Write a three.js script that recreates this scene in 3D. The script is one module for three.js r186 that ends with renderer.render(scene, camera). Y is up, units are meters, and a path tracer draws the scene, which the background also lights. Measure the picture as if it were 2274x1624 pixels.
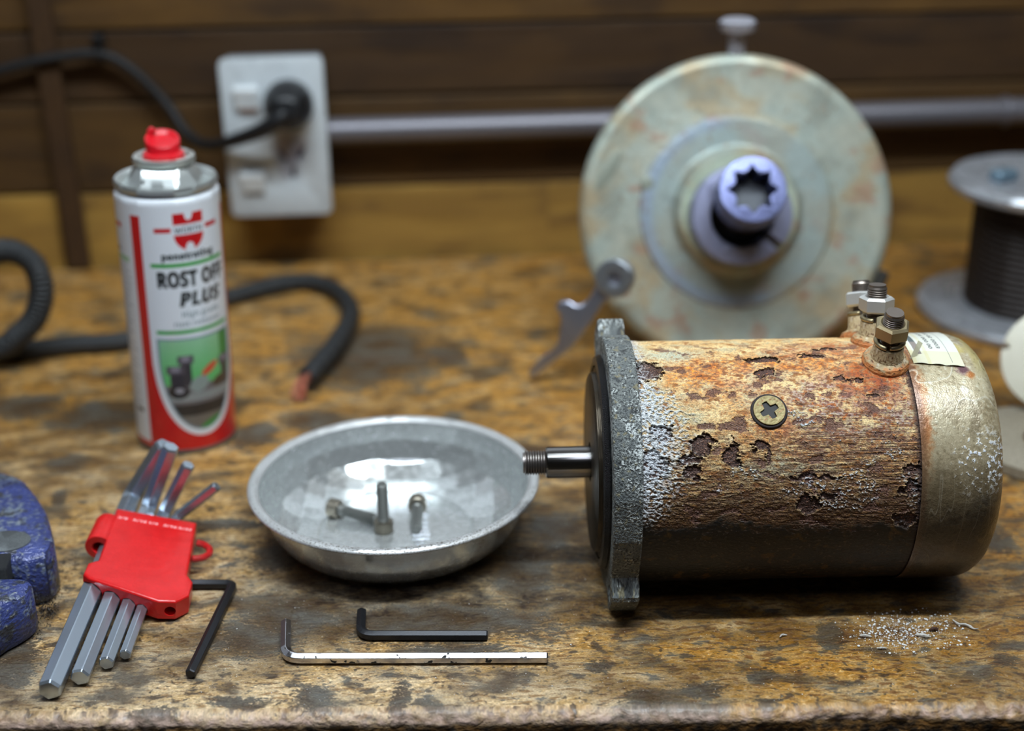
import * as THREE from 'three';
import { RoundedBoxGeometry } from 'three/addons/geometries/RoundedBoxGeometry.js';
import { mergeGeometries, toCreasedNormals, mergeVertices } from 'three/addons/utils/BufferGeometryUtils.js';
import { RectAreaLightUniformsLib } from 'three/addons/lights/RectAreaLightUniformsLib.js';
import { Brush, Evaluator, SUBTRACTION, ADDITION } from 'three-bvh-csg';

// ---------------------------------------------------------------- camera, light, exposure
const scene = new THREE.Scene();
scene.background = new THREE.Color(0x0b0b0c);
const camera = new THREE.PerspectiveCamera(2 * Math.atan(812 / 3200) * 180 / Math.PI, 2274 / 1624, 0.02, 20);
camera.position.set(0, 0.375, 0);
camera.rotation.set(-23.5 * Math.PI / 180, 0, -0.01, 'XYZ');
camera.focus = 0.642;
camera.userData.fStop = 3.7;
scene.add(camera);
RectAreaLightUniformsLib.init();
const renderer = new THREE.WebGLRenderer({ antialias: true });
renderer.toneMapping = THREE.LinearToneMapping;
renderer.toneMappingExposure = 1.25;
renderer.shadowMap.enabled = true;
renderer.shadowMap.type = THREE.PCFSoftShadowMap;
const LAMP = { x: 0.05, y: 0.98, z: -0.41, length: 0.88, width: 0.034, power: 92, color: 0xeaf6ff };
const FILL_PANEL = { y: 1.52, z: 0.35, power: 2.2, color: 0xe4ecff };  // unseen panel added for soft fill on front faces
const BENCH_BULBS = [[0.30, 1.30, -0.62], [0.42, 1.30, -0.50]];

// ---------------------------------------------------------------- helpers
const V = (x, y, z) => new THREE.Vector3(x, y, z);
const mm = 0.001, R = d => d * Math.PI / 180;
const clamp = (x, a = 0, b = 1) => x < a ? a : x > b ? b : x;
const lerp = (a, b, t) => a + (b - a) * t;
const smooth = (a, b, x) => { const t = clamp((x - a) / (b - a)); return t * t * (3 - 2 * t); };
const mix3 = (a, b, t) => [lerp(a[0], b[0], t), lerp(a[1], b[1], t), lerp(a[2], b[2], t)];
let seed = 12345;
const rnd = () => { seed = (seed * 1664525 + 1013904223) >>> 0; return seed / 4294967296; };
const PERM = new Uint8Array(512), GX = new Float32Array(256), GY = new Float32Array(256);
{ const p = [...Array(256).keys()]; for (let i = 255; i > 0; i--) { const j = Math.floor(rnd() * (i + 1)); [p[i], p[j]] = [p[j], p[i]]; }
  for (let i = 0; i < 512; i++) PERM[i] = p[i & 255];
  for (let i = 0; i < 256; i++) { const a = rnd() * 6.2832; GX[i] = Math.cos(a); GY[i] = Math.sin(a); } }
function noise(x, y) {                                             // gradient noise, about -0.7..0.7
  const xf = Math.floor(x), yf = Math.floor(y), X = xf & 255, Y = yf & 255; x -= xf; y -= yf;
  const u = x * x * x * (x * (x * 6 - 15) + 10), v = y * y * y * (y * (y * 6 - 15) + 10);
  const a = PERM[PERM[X] + Y], b = PERM[PERM[X + 1] + Y], c = PERM[PERM[X] + Y + 1], d = PERM[PERM[X + 1] + Y + 1];
  const n0 = GX[a] * x + GY[a] * y, n1 = GX[b] * (x - 1) + GY[b] * y, n2 = GX[c] * x + GY[c] * (y - 1), n3 = GX[d] * (x - 1) + GY[d] * (y - 1);
  return n0 + u * (n1 - n0) + v * (n2 - n0 + u * (n0 - n1 - n2 + n3));
}
function fbm(x, y, o = 4) { let s = 0, a = 1, t = 0; for (let i = 0; i < o; i++) { s += a * noise(x, y); t += a; a *= 0.5; x = x * 2.03 + 17.1; y = y * 2.03 + 9.7; } return s / t * 1.5; }
const ridge = (x, y, o = 3) => 1 - Math.abs(fbm(x, y, o)) * 2;
function cell(x, y) {                                              // distance to the nearest scattered point, 0..~1
  const X = Math.floor(x), Y = Math.floor(y); let m = 9, id = 0;
  for (let j = -1; j < 2; j++) for (let i = -1; i < 2; i++) { const h = PERM[PERM[(X + i) & 255] + ((Y + j) & 255)], dx = X + i + (h & 15) / 15 - x, dy = Y + j + (h >> 4) / 15 - y, d = dx * dx + dy * dy; if (d < m) { m = d; id = h; } }
  return [Math.sqrt(m), id / 255];
}
function textures(w, h, fn, { srgb = true, wrap = THREE.ClampToEdgeWrapping, rough = false } = {}) {   // fn(u, v) -> [r, g, b (0..255), height 0..1, roughness 0..1]
  const c = new Uint8Array(w * h * 4), b = new Uint8Array(w * h * 4), ro = rough ? new Uint8Array(w * h * 4) : null;
  for (let j = 0, k = 0; j < h; j++) for (let i = 0; i < w; i++, k += 4) {
    const q = fn((i + 0.5) / w, (j + 0.5) / h);
    c[k] = clamp(q[0], 0, 255); c[k + 1] = clamp(q[1], 0, 255); c[k + 2] = clamp(q[2], 0, 255); c[k + 3] = 255;
    b[k] = b[k + 1] = b[k + 2] = clamp(q[3] ?? 0.5) * 255; b[k + 3] = 255;
    if (ro) { ro[k] = ro[k + 1] = ro[k + 2] = clamp(q[4] ?? 0.5) * 255; ro[k + 3] = 255; }
  }
  const make = (d, s) => { const t = new THREE.DataTexture(d, w, h, THREE.RGBAFormat); t.magFilter = THREE.LinearFilter; t.minFilter = THREE.LinearMipmapLinearFilter; t.generateMipmaps = true; t.wrapS = t.wrapT = wrap; if (s) t.colorSpace = THREE.SRGBColorSpace; t.needsUpdate = true; return t; };
  return { map: make(c, srgb), bump: make(b, false), rough: ro && make(ro, false) };
}
const mat = (color, roughness = 0.5, metalness = 0, extra = {}) => new THREE.MeshPhysicalMaterial({ color, roughness, metalness, ...extra });
const names = {};
const numbered = n => { names[n] = (names[n] ?? -1) + 1; return names[n] ? n + '_' + String(names[n]).padStart(3, '0') : n; };
function finish(o) { o.traverse(m => { if (m.isMesh) { m.castShadow = true; m.receiveShadow = true; } }); return o; }
function thing(name, label, category, pos = [0, 0, 0], group) {
  const o = new THREE.Group(); o.name = numbered(name); o.position.set(...pos); scene.add(o);
  o.userData = { label, category }; if (group) o.userData.group = group; return o;
}
function tag(m, label, category, group) { m.userData = { label, category }; if (group) m.userData.group = group; return m; }
function obj(name, geo, m, parent = scene) { const o = new THREE.Mesh(geo, m); o.name = parent === scene ? numbered(name) : name; o.castShadow = o.receiveShadow = true; parent.add(o); return o; }
function struct(name, geo, m) { const o = geo ? obj(name, geo, m) : new THREE.Group(); if (!geo) { o.name = name; scene.add(o); } o.userData.kind = 'structure'; return o; }
const crease = (g, a = 0.7) => toCreasedNormals(g.index ? g.toNonIndexed() : g, a);
const lathe = (pts, seg = 64, a = 0.6) => crease(new THREE.LatheGeometry(pts.map(p => new THREE.Vector2(p[0], p[1])), seg), a);
const box = (w, h, d, r = 0.001, s = 2) => new RoundedBoxGeometry(w, h, d, s, Math.min(r, w / 2.01, h / 2.01, d / 2.01));
const merge = gs => mergeGeometries(gs.map(g => { const q = g.index ? g.toNonIndexed() : g; for (const k of Object.keys(q.attributes)) if (!['position', 'normal', 'uv'].includes(k)) q.deleteAttribute(k); return q; }));
function sweep(pts, rad, sides, { ref = V(0, 1, 0), rot = 0, caps = true, closed = false, ring = null } = {}) {
  const n = pts.length, pos = [], uv = [], idx = []; let len = 0, nrm = null;
  for (let i = 0; i < n; i++) {
    const t = (closed ? pts[(i + 1) % n].clone().sub(pts[(i + n - 1) % n]) : pts[Math.min(i + 1, n - 1)].clone().sub(pts[Math.max(i - 1, 0)])).normalize();
    if (!nrm) { nrm = ref.clone().addScaledVector(t, -ref.dot(t)); if (nrm.lengthSq() < 1e-6) nrm.set(1, 0, 0).addScaledVector(t, -t.x); nrm.normalize(); }
    else nrm.addScaledVector(t, -nrm.dot(t)).normalize();
    const bi = t.clone().cross(nrm); if (i) len += pts[i].distanceTo(pts[i - 1]);
    for (let k = 0; k <= sides; k++) {
      const a = rot + (ring ? ring[k % sides] : k / sides * Math.PI * 2), r = typeof rad === 'function' ? rad(i, len, a) : rad;
      const p = pts[i].clone().addScaledVector(nrm, Math.cos(a) * r).addScaledVector(bi, Math.sin(a) * r);
      pos.push(p.x, p.y, p.z); uv.push(len, k / sides);
    }
  }
  const w = sides + 1, rows = closed ? n : n - 1;
  for (let i = 0; i < rows; i++) for (let k = 0; k < sides; k++) { const a = i * w + k, b = ((i + 1) % n) * w + k; idx.push(a, a + 1, b, b, a + 1, b + 1); }
  if (caps && !closed) for (const [e, f] of [[0, 1], [n - 1, 0]]) { const c = pos.length / 3; pos.push(pts[e].x, pts[e].y, pts[e].z); uv.push(e ? len : 0, 0.5); for (let k = 0; k < sides; k++) f ? idx.push(c, e * w + k + 1, e * w + k) : idx.push(c, e * w + k, e * w + k + 1); }
  const g = new THREE.BufferGeometry(); g.setAttribute('position', new THREE.Float32BufferAttribute(pos, 3)); g.setAttribute('uv', new THREE.Float32BufferAttribute(uv, 2)); g.setIndex(idx); g.computeVertexNormals(); return g;
}
const curve = (pts, n, tension = 0.5) => new THREE.CatmullRomCurve3(pts.map(p => V(...p)), false, 'catmullrom', tension).getSpacedPoints(n);
function bentPath(a, corner, b, r, steps = 10) {                    // polyline a-corner-b with a round bend
  const A = V(...a), C = V(...corner), B = V(...b), d1 = A.clone().sub(C).normalize(), d2 = B.clone().sub(C).normalize();
  const p1 = C.clone().addScaledVector(d1, r), p2 = C.clone().addScaledVector(d2, r), out = [A];
  for (const t of [0.06, 0.5]) out.push(A.clone().lerp(p1, t));
  for (let i = 0; i <= steps; i++) { const t = i / steps; out.push(p1.clone().multiplyScalar((1 - t) * (1 - t)).addScaledVector(C, 2 * t * (1 - t)).addScaledVector(p2, t * t)); }
  out.push(p2.clone().lerp(B, 0.5), B); return out;
}
function hexKeyGeometry(tip, corner, end, flats, bendRadius, rot, ref) {
  const rc = flats / Math.sqrt(3), path = bentPath(tip, corner, end, bendRadius), n = path.length;
  const ch = flats * 0.14, dir0 = path[1].clone().sub(path[0]).normalize(), dir1 = path[n - 2].clone().sub(path[n - 1]).normalize();
  path.splice(1, 1, path[0].clone().addScaledVector(dir0, ch)); path.splice(n - 1, 0, path[n - 1].clone().addScaledVector(dir1, ch));
  const ring = []; for (let k = 0; k < 6; k++) ring.push(k * Math.PI / 3 - 0.055, k * Math.PI / 3 + 0.055);
  return crease(sweep(path, i => (i === 0 || i === path.length - 1 ? rc * 0.84 : rc) * 0.968, 12, { ref, rot, ring }), 0.3);
}
function shapeOf(pts) { const s = new THREE.Shape(); pts.forEach((p, i) => i ? s.lineTo(p[0], p[1]) : s.moveTo(p[0], p[1])); s.closePath(); return s; }
function extrude(shape, depth, bevel = 0, { seg = 2, curves = 24 } = {}) { return new THREE.ExtrudeGeometry(shape, { depth: depth - 2 * bevel, bevelEnabled: bevel > 0, bevelThickness: bevel, bevelSize: bevel, bevelOffset: -bevel, bevelSegments: seg, curveSegments: curves }).translate(0, 0, bevel); }
function hexNut(flats, height, bore, chamfer = 0.12) {              // along +y from 0
  const s = new THREE.Shape(); for (let i = 0; i <= 6; i++) { const a = i * Math.PI / 3, r = flats / Math.sqrt(3); i ? s.lineTo(r * Math.cos(a), r * Math.sin(a)) : s.moveTo(r, 0); }
  if (bore) { const h = new THREE.Path(); h.absarc(0, 0, bore, 0, Math.PI * 2, true); s.holes.push(h); }
  return crease(extrude(s, height, flats * chamfer * 0.6, { seg: 1 }).rotateX(-Math.PI / 2), 0.4);
}
function threadProfile(r, pitch, y0, y1, depth = 0.12) { const p = []; for (let y = y0; y < y1 - pitch * 0.5; y += pitch) p.push([r * (1 - depth), y], [r, y + pitch * 0.4], [r, y + pitch * 0.6]); p.push([r * (1 - depth), y1]); return p; }
function aim(o, dir, from = V(0, 1, 0)) { o.quaternion.setFromUnitVectors(from, dir.clone().normalize()); return o; }
function box3uv(g, s = 1) {                                          // uv in metres by the dominant axis of the normal
  const p = g.attributes.position, n = g.attributes.normal, uv = new Float32Array(p.count * 2);
  for (let i = 0; i < p.count; i++) { const x = Math.abs(n.getX(i)), y = Math.abs(n.getY(i)), z = Math.abs(n.getZ(i)); const q = y >= x && y >= z ? [p.getX(i), p.getZ(i)] : x >= z ? [p.getZ(i), p.getY(i)] : [p.getX(i), p.getY(i)]; uv[2 * i] = q[0] * s; uv[2 * i + 1] = q[1] * s; }
  g.setAttribute('uv', new THREE.BufferAttribute(uv, 2)); return g;
}
const REP = THREE.RepeatWrapping;
const withRepeat = (t, u, v) => { const c = t.clone(); c.wrapS = c.wrapT = REP; c.repeat.set(u, v); c.needsUpdate = true; return c; };

// ---------------------------------------------------------------- shared materials
const speckle = textures(512, 512, (u, v) => { const n = fbm(u * 40, v * 40, 4), c = cell(u * 60, v * 60)[0]; const g = 205 + 45 * n - (c < 0.16 ? 60 : 0); return [g, g, g, 0.5 + 0.4 * n, 0.55 + 0.5 * n]; }, { wrap: REP, rough: true, srgb: true });
const chrome = mat(0xb9bfc6, 0.24, 1, { roughnessMap: withRepeat(speckle.rough, 30, 1), bumpMap: withRepeat(speckle.bump, 60, 2), bumpScale: 0.00004 });
const keySteel = mat(0xb2bdc9, 0.27, 0.85);
const pittedSteel = (() => { const t = textures(1024, 128, (u, v) => { const n = fbm(u * 60, v * 8, 4), p = noise(u * 26 + 40, v * 6) + 0.5 * noise(u * 90, v * 16); const pit = smooth(0.4, 0.5, p + 0.12 * noise(u * 5, 0.3)); const g = lerp(232 + 14 * n, 40, pit); return [g, g * 0.985, lerp(g, g * 0.9, pit), 0.6 - 0.4 * pit, 0.26 + 0.7 * pit]; }, { rough: true, wrap: REP });
  const me = textures(1024, 128, (u, v) => { const p = noise(u * 26 + 40, v * 6) + 0.5 * noise(u * 90, v * 16), pit = smooth(0.4, 0.5, p + 0.12 * noise(u * 5, 0.3)); const g = 255 * (1 - pit); return [g, g, g]; }, { wrap: REP, srgb: false });
  return mat(0xd8dadd, 0.9, 1, { metalnessMap: withRepeat(me.map, 1 / 0.15, 1), map: withRepeat(t.map, 1 / 0.15, 1), bumpMap: withRepeat(t.bump, 1 / 0.15, 1), bumpScale: 0.0001, roughnessMap: withRepeat(t.rough, 1 / 0.15, 1) }); })();
const blackSteel = mat(0x3a3b3f, 0.4, 0.6, { map: withRepeat(speckle.map, 40, 2), bumpMap: withRepeat(speckle.bump, 30, 2), bumpScale: 0.00003 });
const darkSteel = mat(0x3a3836, 0.38, 0.9);
const blackRubber = mat(0x101012, 0.62, 0);
const whitePlastic = mat(0xe2e8ea, 0.38, 0);

// ---------------------------------------------------------------- the room (structure)
const plaster = textures(512, 512, (u, v) => { const n = fbm(u * 24, v * 24, 5); return [150 + 14 * n, 144 + 14 * n, 134 + 13 * n, 0.5 + 0.5 * n]; }, { wrap: REP });
const wallPaint = mat(0xb8b2a6, 0.9, 0, { map: plaster.map, bumpMap: plaster.bump, bumpScale: 0.0008 });
struct('floor', box3uv(new THREE.BoxGeometry(4.2, 0.1, 4)).translate(0, -0.95, 0.3), mat(0x6b6760, 0.85, 0, { map: plaster.map, bumpMap: plaster.bump, bumpScale: 0.001 }));
struct('ceiling', box3uv(new THREE.BoxGeometry(4.2, 0.1, 4)).translate(0, 1.65, 0.3), wallPaint);
struct('wall_left', box3uv(new THREE.BoxGeometry(0.1, 2.7, 4)).translate(-2.05, 0.35, 0.3), wallPaint);
struct('wall_right', box3uv(new THREE.BoxGeometry(0.1, 2.7, 4)).translate(2.05, 0.35, 0.3), wallPaint);
struct('wall_front', box3uv(new THREE.BoxGeometry(4.2, 2.7, 0.1)).translate(0, 0.35, 2.2), wallPaint);

// wood for wall boards: u along the board
const boardWood = textures(1536, 512, (u, v) => {
  const x = u * 16, y = v * 5, warp = fbm(x * 0.25, y * 0.7, 3), g = fbm(x * 0.5, y * 9 + warp * 3, 4), fine = noise(x * 3, y * 90), blot = fbm(x * 0.9 + 30, y * 1.6, 4);
  let c = mix3([206, 173, 102], [156, 124, 70], clamp(0.5 + 0.5 * g));
  c = mix3(c, [232, 194, 112], smooth(0.05, 0.45, blot) * 0.5);
  c = mix3(c, [110, 86, 58], smooth(0.1, 0.5, -blot + 0.25 * g) * 0.6);
  const k = 1 + 0.08 * fine; return [c[0] * k, c[1] * k, c[2] * k, 0.5 + 0.35 * g + 0.08 * fine];
}, { wrap: REP });
const WALL_YAW = R(3.704), WALL_Z = -1.0831;
const onWall = (x, y, off) => [x * Math.cos(WALL_YAW) + off * Math.sin(WALL_YAW), y, WALL_Z - x * Math.sin(WALL_YAW) + off * Math.cos(WALL_YAW)];
{
  const w = struct('wall_back'); w.position.set(0, 0, WALL_Z); w.rotation.y = WALL_YAW;
  const backing = obj('backing_panel', new THREE.BoxGeometry(4.2, 2.7, 0.06).translate(0, 0.35, -0.06), mat(0x2a2018, 0.9), w); backing.name = 'backing_panel';
  const rows = [[-0.9, -0.5], [-0.5, -0.05], [-0.044, 0.058], [0.060, 0.1275], [0.1295, 0.1805], [0.1825, 0.262], [0.264, 0.45], [0.452, 0.70], [0.702, 0.95], [0.952, 1.2], [1.202, 1.6]];
  const tones = [0x806a4a, 0x806a4a, 0xd6c8a0, 0x6e5e40, 0x5a4a34, 0x7a6846, 0xf2f5fa, 0xf2f5fa, 0xf2f5fa, 0xf2f5fa, 0xf2f5fa];  // dark tone of the board under the pipe includes the pipe's shadow
  rows.forEach(([y0, y1], i) => {
    const m = i < 6 ? mat(tones[i], 0.68, 0, { map: boardWood.map, bumpMap: boardWood.bump, bumpScale: 0.0012 }) : mat(tones[i], 0.55, 0, { bumpMap: boardWood.bump, bumpScale: 0.0004 });
    const cuts = i > 1 && i < 7 ? [-2.05, -0.3465, 2.05] : [-2.05, 2.05];
    for (let k = 0; k + 1 < cuts.length; k++) {
      const L = cuts[k + 1] - cuts[k] - 0.003, H = y1 - y0, g = box(L, H, 0.022, 0.0018, 1), proud = ((i * 7 + k * 3) % 5) * 0.0008;
      const p = g.attributes.position, uv = g.attributes.uv;
      for (let j = 0; j < p.count; j++) uv.setXY(j, (p.getX(j) + i * 0.37 + k * 0.83 + (cuts[k] + cuts[k + 1]) / 2) / 1.6, (p.getY(j) + p.getZ(j)) / 0.5 + i * 0.31);
      const b = obj('board', g, m, w); b.position.set((cuts[k] + cuts[k + 1]) / 2, (y0 + y1) / 2, -0.0165 + proud);
    }
  });
  const cover = obj('cover_strip', box(0.017, 0.29, 0.008, 0.002, 1), mat(0x5c4a30, 0.75, 0, { map: boardWood.map }), w); cover.position.set(-0.3385, 0.146, 0.003); cover.rotation.z = 0.02;
}

// ---------------------------------------------------------------- workbench
const STAINS = [[-92, -881, 51, 56], [-45, -880, 18, 23], [-117, -782, 22, 16], [-299, -805, 25, 20], [-252, -788, 33, 23], [-245, -687, 5, 9], [-118, -626, 14, 18], [4, -608, 15, 26], [-106, -571, 23, 19], [-34, -564, 60, 17], [-48, -502, 4, 19], [-120, -553, 25, 15], [-223, -537, 12, 21], [143, -550, 7, 12], [80, -512, 12, 6], [57, -506, 13, 6], [-155, -658, 28, 5], [-120, -506, 12, 4], [-154, -497, 11, 6], [37, -529, 6, 5], [21, -648, 14, 19], [-208, -701, 12, 11], [-253, -729, 15, 11], [11, -740, 16, 8], [242, -634, 14, 14], [109, -521, 8, 7], [-37, -783, 8, 8], [-153, -761, 16, 18], [-27, -542, 24, 7], [218, -529, 6, 6], [-86, -508, 10, 10]];
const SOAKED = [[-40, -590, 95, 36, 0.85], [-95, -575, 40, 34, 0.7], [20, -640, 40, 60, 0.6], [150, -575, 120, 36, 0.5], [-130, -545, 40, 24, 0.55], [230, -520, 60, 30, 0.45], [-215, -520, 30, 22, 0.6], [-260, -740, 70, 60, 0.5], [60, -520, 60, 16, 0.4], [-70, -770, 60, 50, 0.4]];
function benchColor(x, z) {                                         // millimetres -> colour, height, roughness
  const wx = x + 5 * noise(x * 0.05, z * 0.05), wz = z + 4 * noise(x * 0.05 + 50, z * 0.05);
  const big = fbm(wx * 0.011, wz * 0.016, 3), midn = fbm(wx * 0.045, wz * 0.075, 4), fib = fbm(wx * 0.11 + 7, wz * 0.42, 3), fine = fbm(x * 0.34, z * 0.7, 4), grit = fbm(x * 1.1 + 5, z * 1.9, 2);
  const back = smooth(-600, -800, z), right = smooth(-40, 120, x), lip = smooth(-545, -505, z) * (1 - 0.6 * right);
  let c = mix3([212, 186, 146], [184, 142, 80], clamp(0.42 + 0.9 * midn + 0.3 * right + 0.4 * back + 0.35 * big - 0.4 * lip));
  c = mix3(c, [174, 124, 52], smooth(-0.02, 0.32, fib + 0.35 * midn) * (0.34 + 0.42 * right + 0.3 * back) * (1 - 0.5 * lip));
  c = mix3(c, [112, 74, 36], smooth(0.04, 0.36, -fib + 0.4 * fine) * (0.6 + 0.25 * right));
  c = mix3(c, [232, 210, 172], smooth(0.16, 0.44, fine + 0.35 * midn + 0.12 * lip - 0.1 * right) * 0.55 * (1 - 0.7 * back));
  const soak = fbm(wx * 0.026 + 90, wz * 0.045 + 3, 4), blot = fbm(wx * 0.09 + 20, wz * 0.15, 3);
  let dark = smooth(-0.04, 0.46, soak + 0.35 * fine + 0.25 * blot) * 0.72;                     // soaked-in oil and dirt
  dark = Math.max(dark, smooth(0.13, 0.4, blot + 0.35 * fine) * 0.76 * (1 - 0.25 * back));
  dark = Math.max(dark, smooth(0.26, 0.42, fbm(wx * 0.3 + 70, wz * 0.5, 3) + 0.25 * midn) * 0.7 * (1 - 0.5 * back));
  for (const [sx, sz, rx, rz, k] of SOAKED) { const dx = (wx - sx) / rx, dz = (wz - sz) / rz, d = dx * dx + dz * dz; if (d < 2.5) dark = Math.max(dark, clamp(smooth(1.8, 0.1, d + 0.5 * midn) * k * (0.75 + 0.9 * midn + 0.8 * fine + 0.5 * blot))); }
  for (const [sx, sz, rx, rz] of STAINS) { const dx = (wx - sx) / rx, dz = (wz - sz) / rz, d = dx * dx + dz * dz; if (d < 3) dark = Math.max(dark, smooth(1.35, 0.5, d + 0.9 * midn + 1.2 * fine + 0.5 * grit) * (0.8 + 0.3 * fine)); }
  const ink = mix3([78, 80, 80], [50, 38, 30], clamp(0.5 + 1.2 * midn + 0.6 * fine));
  c = mix3(c, ink, clamp(dark));
  const scratch = smooth(0.975, 0.998, ridge(x * 0.016 + 0.004 * z, z * 0.05 - 0.004 * x, 2)) * smooth(0.1, 0.4, noise(x * 0.02 + 8, z * 0.02));
  c = mix3(c, [58, 44, 32], scratch * 0.5);
  const pale = smooth(0.985, 0.998, ridge(x * 0.007 - 0.028 * z + 5, z * 0.012 + 4, 1)) * smooth(0.15, 0.4, noise(x * 0.03 + 31, z * 0.03));
  c = mix3(c, [214, 180, 120], pale * 0.6);
  const lum = 0.3 * c[0] + 0.59 * c[1] + 0.11 * c[2], sat = 1 + 0.3 * right * (1 - lip) * (1 - back) + 0.16 * back; c = c.map(q => lum + (q - lum) * sat);
  const k = 0.9 - 0.06 * right + 0.06 * back + 0.04 * lip + 0.3 * fine + 0.28 * grit; 
  return [c[0] * k, c[1] * k, c[2] * k, 0.5 + 0.24 * fine + 0.16 * fib + 0.12 * grit - 0.2 * scratch - 0.1 * dark, 0.52 - 0.16 * dark + 0.24 * fine];
}
function plank(name, zf, zbAt, tex, span, parent, edge) {           // a plank of the bench top: front at zf, back at zbAt(x)
  const nx = edge ? 520 : 90, X0 = -1.1, X1 = 1.1, prof = [], thick = 0.045, r = edge ? 0.0055 : 0.0012;
  const zb0 = zbAt(0), n1 = edge ? 26 : 14; prof.push([0, -thick, 'b'], [0, -0.001, 'b']);
  for (let i = 0; i <= n1; i++) prof.push([0.0012 + i / n1 * (1 - 0.0012), 0, 't']);
  const pos = [], uv = [], idx = [], rows = [];
  const total = zf - zb0, face = 0.03;
  rows.push(p => [zbAt(p) + 0.0, -thick], p => [zbAt(p), -0.0008], p => [zbAt(p) + 0.0008, 0]);
  for (let i = 1; i <= n1; i++) rows.push(p => [lerp(zbAt(p) + 0.0008, zf - r, i / n1), 0]);
  for (let i = 1; i <= 8; i++) { const a = i / 8 * Math.PI / 2; rows.push(() => [zf - r + r * Math.sin(a), -r + r * Math.cos(a)]); }
  for (let i = 1; i <= (edge ? 10 : 2); i++) rows.push(() => [zf, lerp(-r, -thick, i / (edge ? 10 : 2))]);
  const W = nx + 1;
  rows.forEach((f, j) => { for (let i = 0; i <= nx; i++) {
    const t = i / nx, x = edge ? (Math.abs(t - 0.5) < 0.45 ? (t - 0.5) / 0.45 * 0.32 : Math.sign(t - 0.5) * (0.32 + (Math.abs(t - 0.5) - 0.45) / 0.05 * 0.78)) : lerp(X0, X1, t);
    let [z, y] = f(x);
    const s = z < zf - r ? zf - z : -y - r * 0.43;                 // arc length from the edge, measured both ways
    if (edge && z > zf - 0.012) { const e = smooth(zf - 0.012, zf - 0.003, z), xm = x * 1000, ym = y * 1000;
      const chip = Math.pow(clamp(0.5 + 1.5 * fbm(xm * 0.06, ym * 0.1 + 3, 3)), 3) * 0.0012 + 0.0003 * fbm(xm * 0.3, ym * 0.5, 2) + smooth(0.34, 0.5, noise(xm * 0.085 + 3, 7.7)) * 0.001; z -= chip * e; y -= chip * 0.7 * e * (y > -0.012 ? 1 : 0.2); }
    else if (edge) y += 0.00025 * fbm(x * 40, z * 60, 2);
    pos.push(x, y, z); uv.push(clamp((x - span[0]) / (span[1] - span[0]), -3, 3), z < zf - r * 0.9 ? (z - span[2]) / (span[3] - span[2]) : (zf - y - r - span[2]) / (span[3] - span[2]));
  } });
  for (let j = 0; j + 1 < rows.length; j++) for (let i = 0; i < nx; i++) { const a = j * W + i, b = a + W; idx.push(a, b, a + 1, b, b + 1, a + 1); }
  const g = new THREE.BufferGeometry(); g.setAttribute('position', new THREE.Float32BufferAttribute(pos, 3)); g.setAttribute('uv', new THREE.Float32BufferAttribute(uv, 2)); g.setIndex(idx); g.computeVertexNormals();
  return obj(name, g, mat(0xffffff, 1, 0, { map: tex.map, bumpMap: tex.bump, bumpScale: edge ? 0.0011 : 0.0008, roughnessMap: tex.rough, specularIntensity: 0.7 }), parent);
}
{
  const bench = thing('workbench', 'worn wooden workbench top of wide oil-stained planks with a chipped front edge', 'workbench', [0, 0, 0]);
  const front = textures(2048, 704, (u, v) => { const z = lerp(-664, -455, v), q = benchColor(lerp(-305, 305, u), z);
    if (z > -503) { const e = smooth(-503, -497, z) * (1 - smooth(-497, -494, z)), f = smooth(-497, -492.5, z), n = fbm(u * 130, z * 0.25, 4), c0 = mix3(q, [214, 184, 168], e * clamp(0.65 + 0.9 * n)), grime = clamp(0.55 + 1.3 * n); const c1 = mix3(c0, mix3([150, 104, 52], [38, 33, 30], grime), f * 0.92); return [c1[0], c1[1], c1[2], q[3] + 0.22 * n * f, q[4]]; } return q; }, { rough: true, wrap: THREE.MirroredRepeatWrapping });  // pinkish band paints the highlight along the rounded front edge
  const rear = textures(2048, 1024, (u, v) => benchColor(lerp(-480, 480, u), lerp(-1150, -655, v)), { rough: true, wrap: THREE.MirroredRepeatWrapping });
  const S1 = [-0.305, 0.305, -0.664, -0.455], S2 = [-0.48, 0.48, -1.15, -0.655];
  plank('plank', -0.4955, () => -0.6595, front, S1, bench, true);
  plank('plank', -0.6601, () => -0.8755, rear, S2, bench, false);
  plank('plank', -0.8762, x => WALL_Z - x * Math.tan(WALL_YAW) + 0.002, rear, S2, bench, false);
  const under = mat(0x56422c, 0.8, 0, { map: boardWood.map });
  for (const x of [-0.95, 0, 0.95]) { const b = obj('bearer', box(0.07, 0.09, 0.46, 0.003, 1), under, bench); b.position.set(x, -0.091, -0.76); }
  for (const x of [-0.95, 0.95]) for (const z of [-0.57, -0.98]) { const l = obj('leg', box(0.08, 0.763, 0.08, 0.003, 1), under, bench); l.position.set(x, -0.5185, z); }
}

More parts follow.
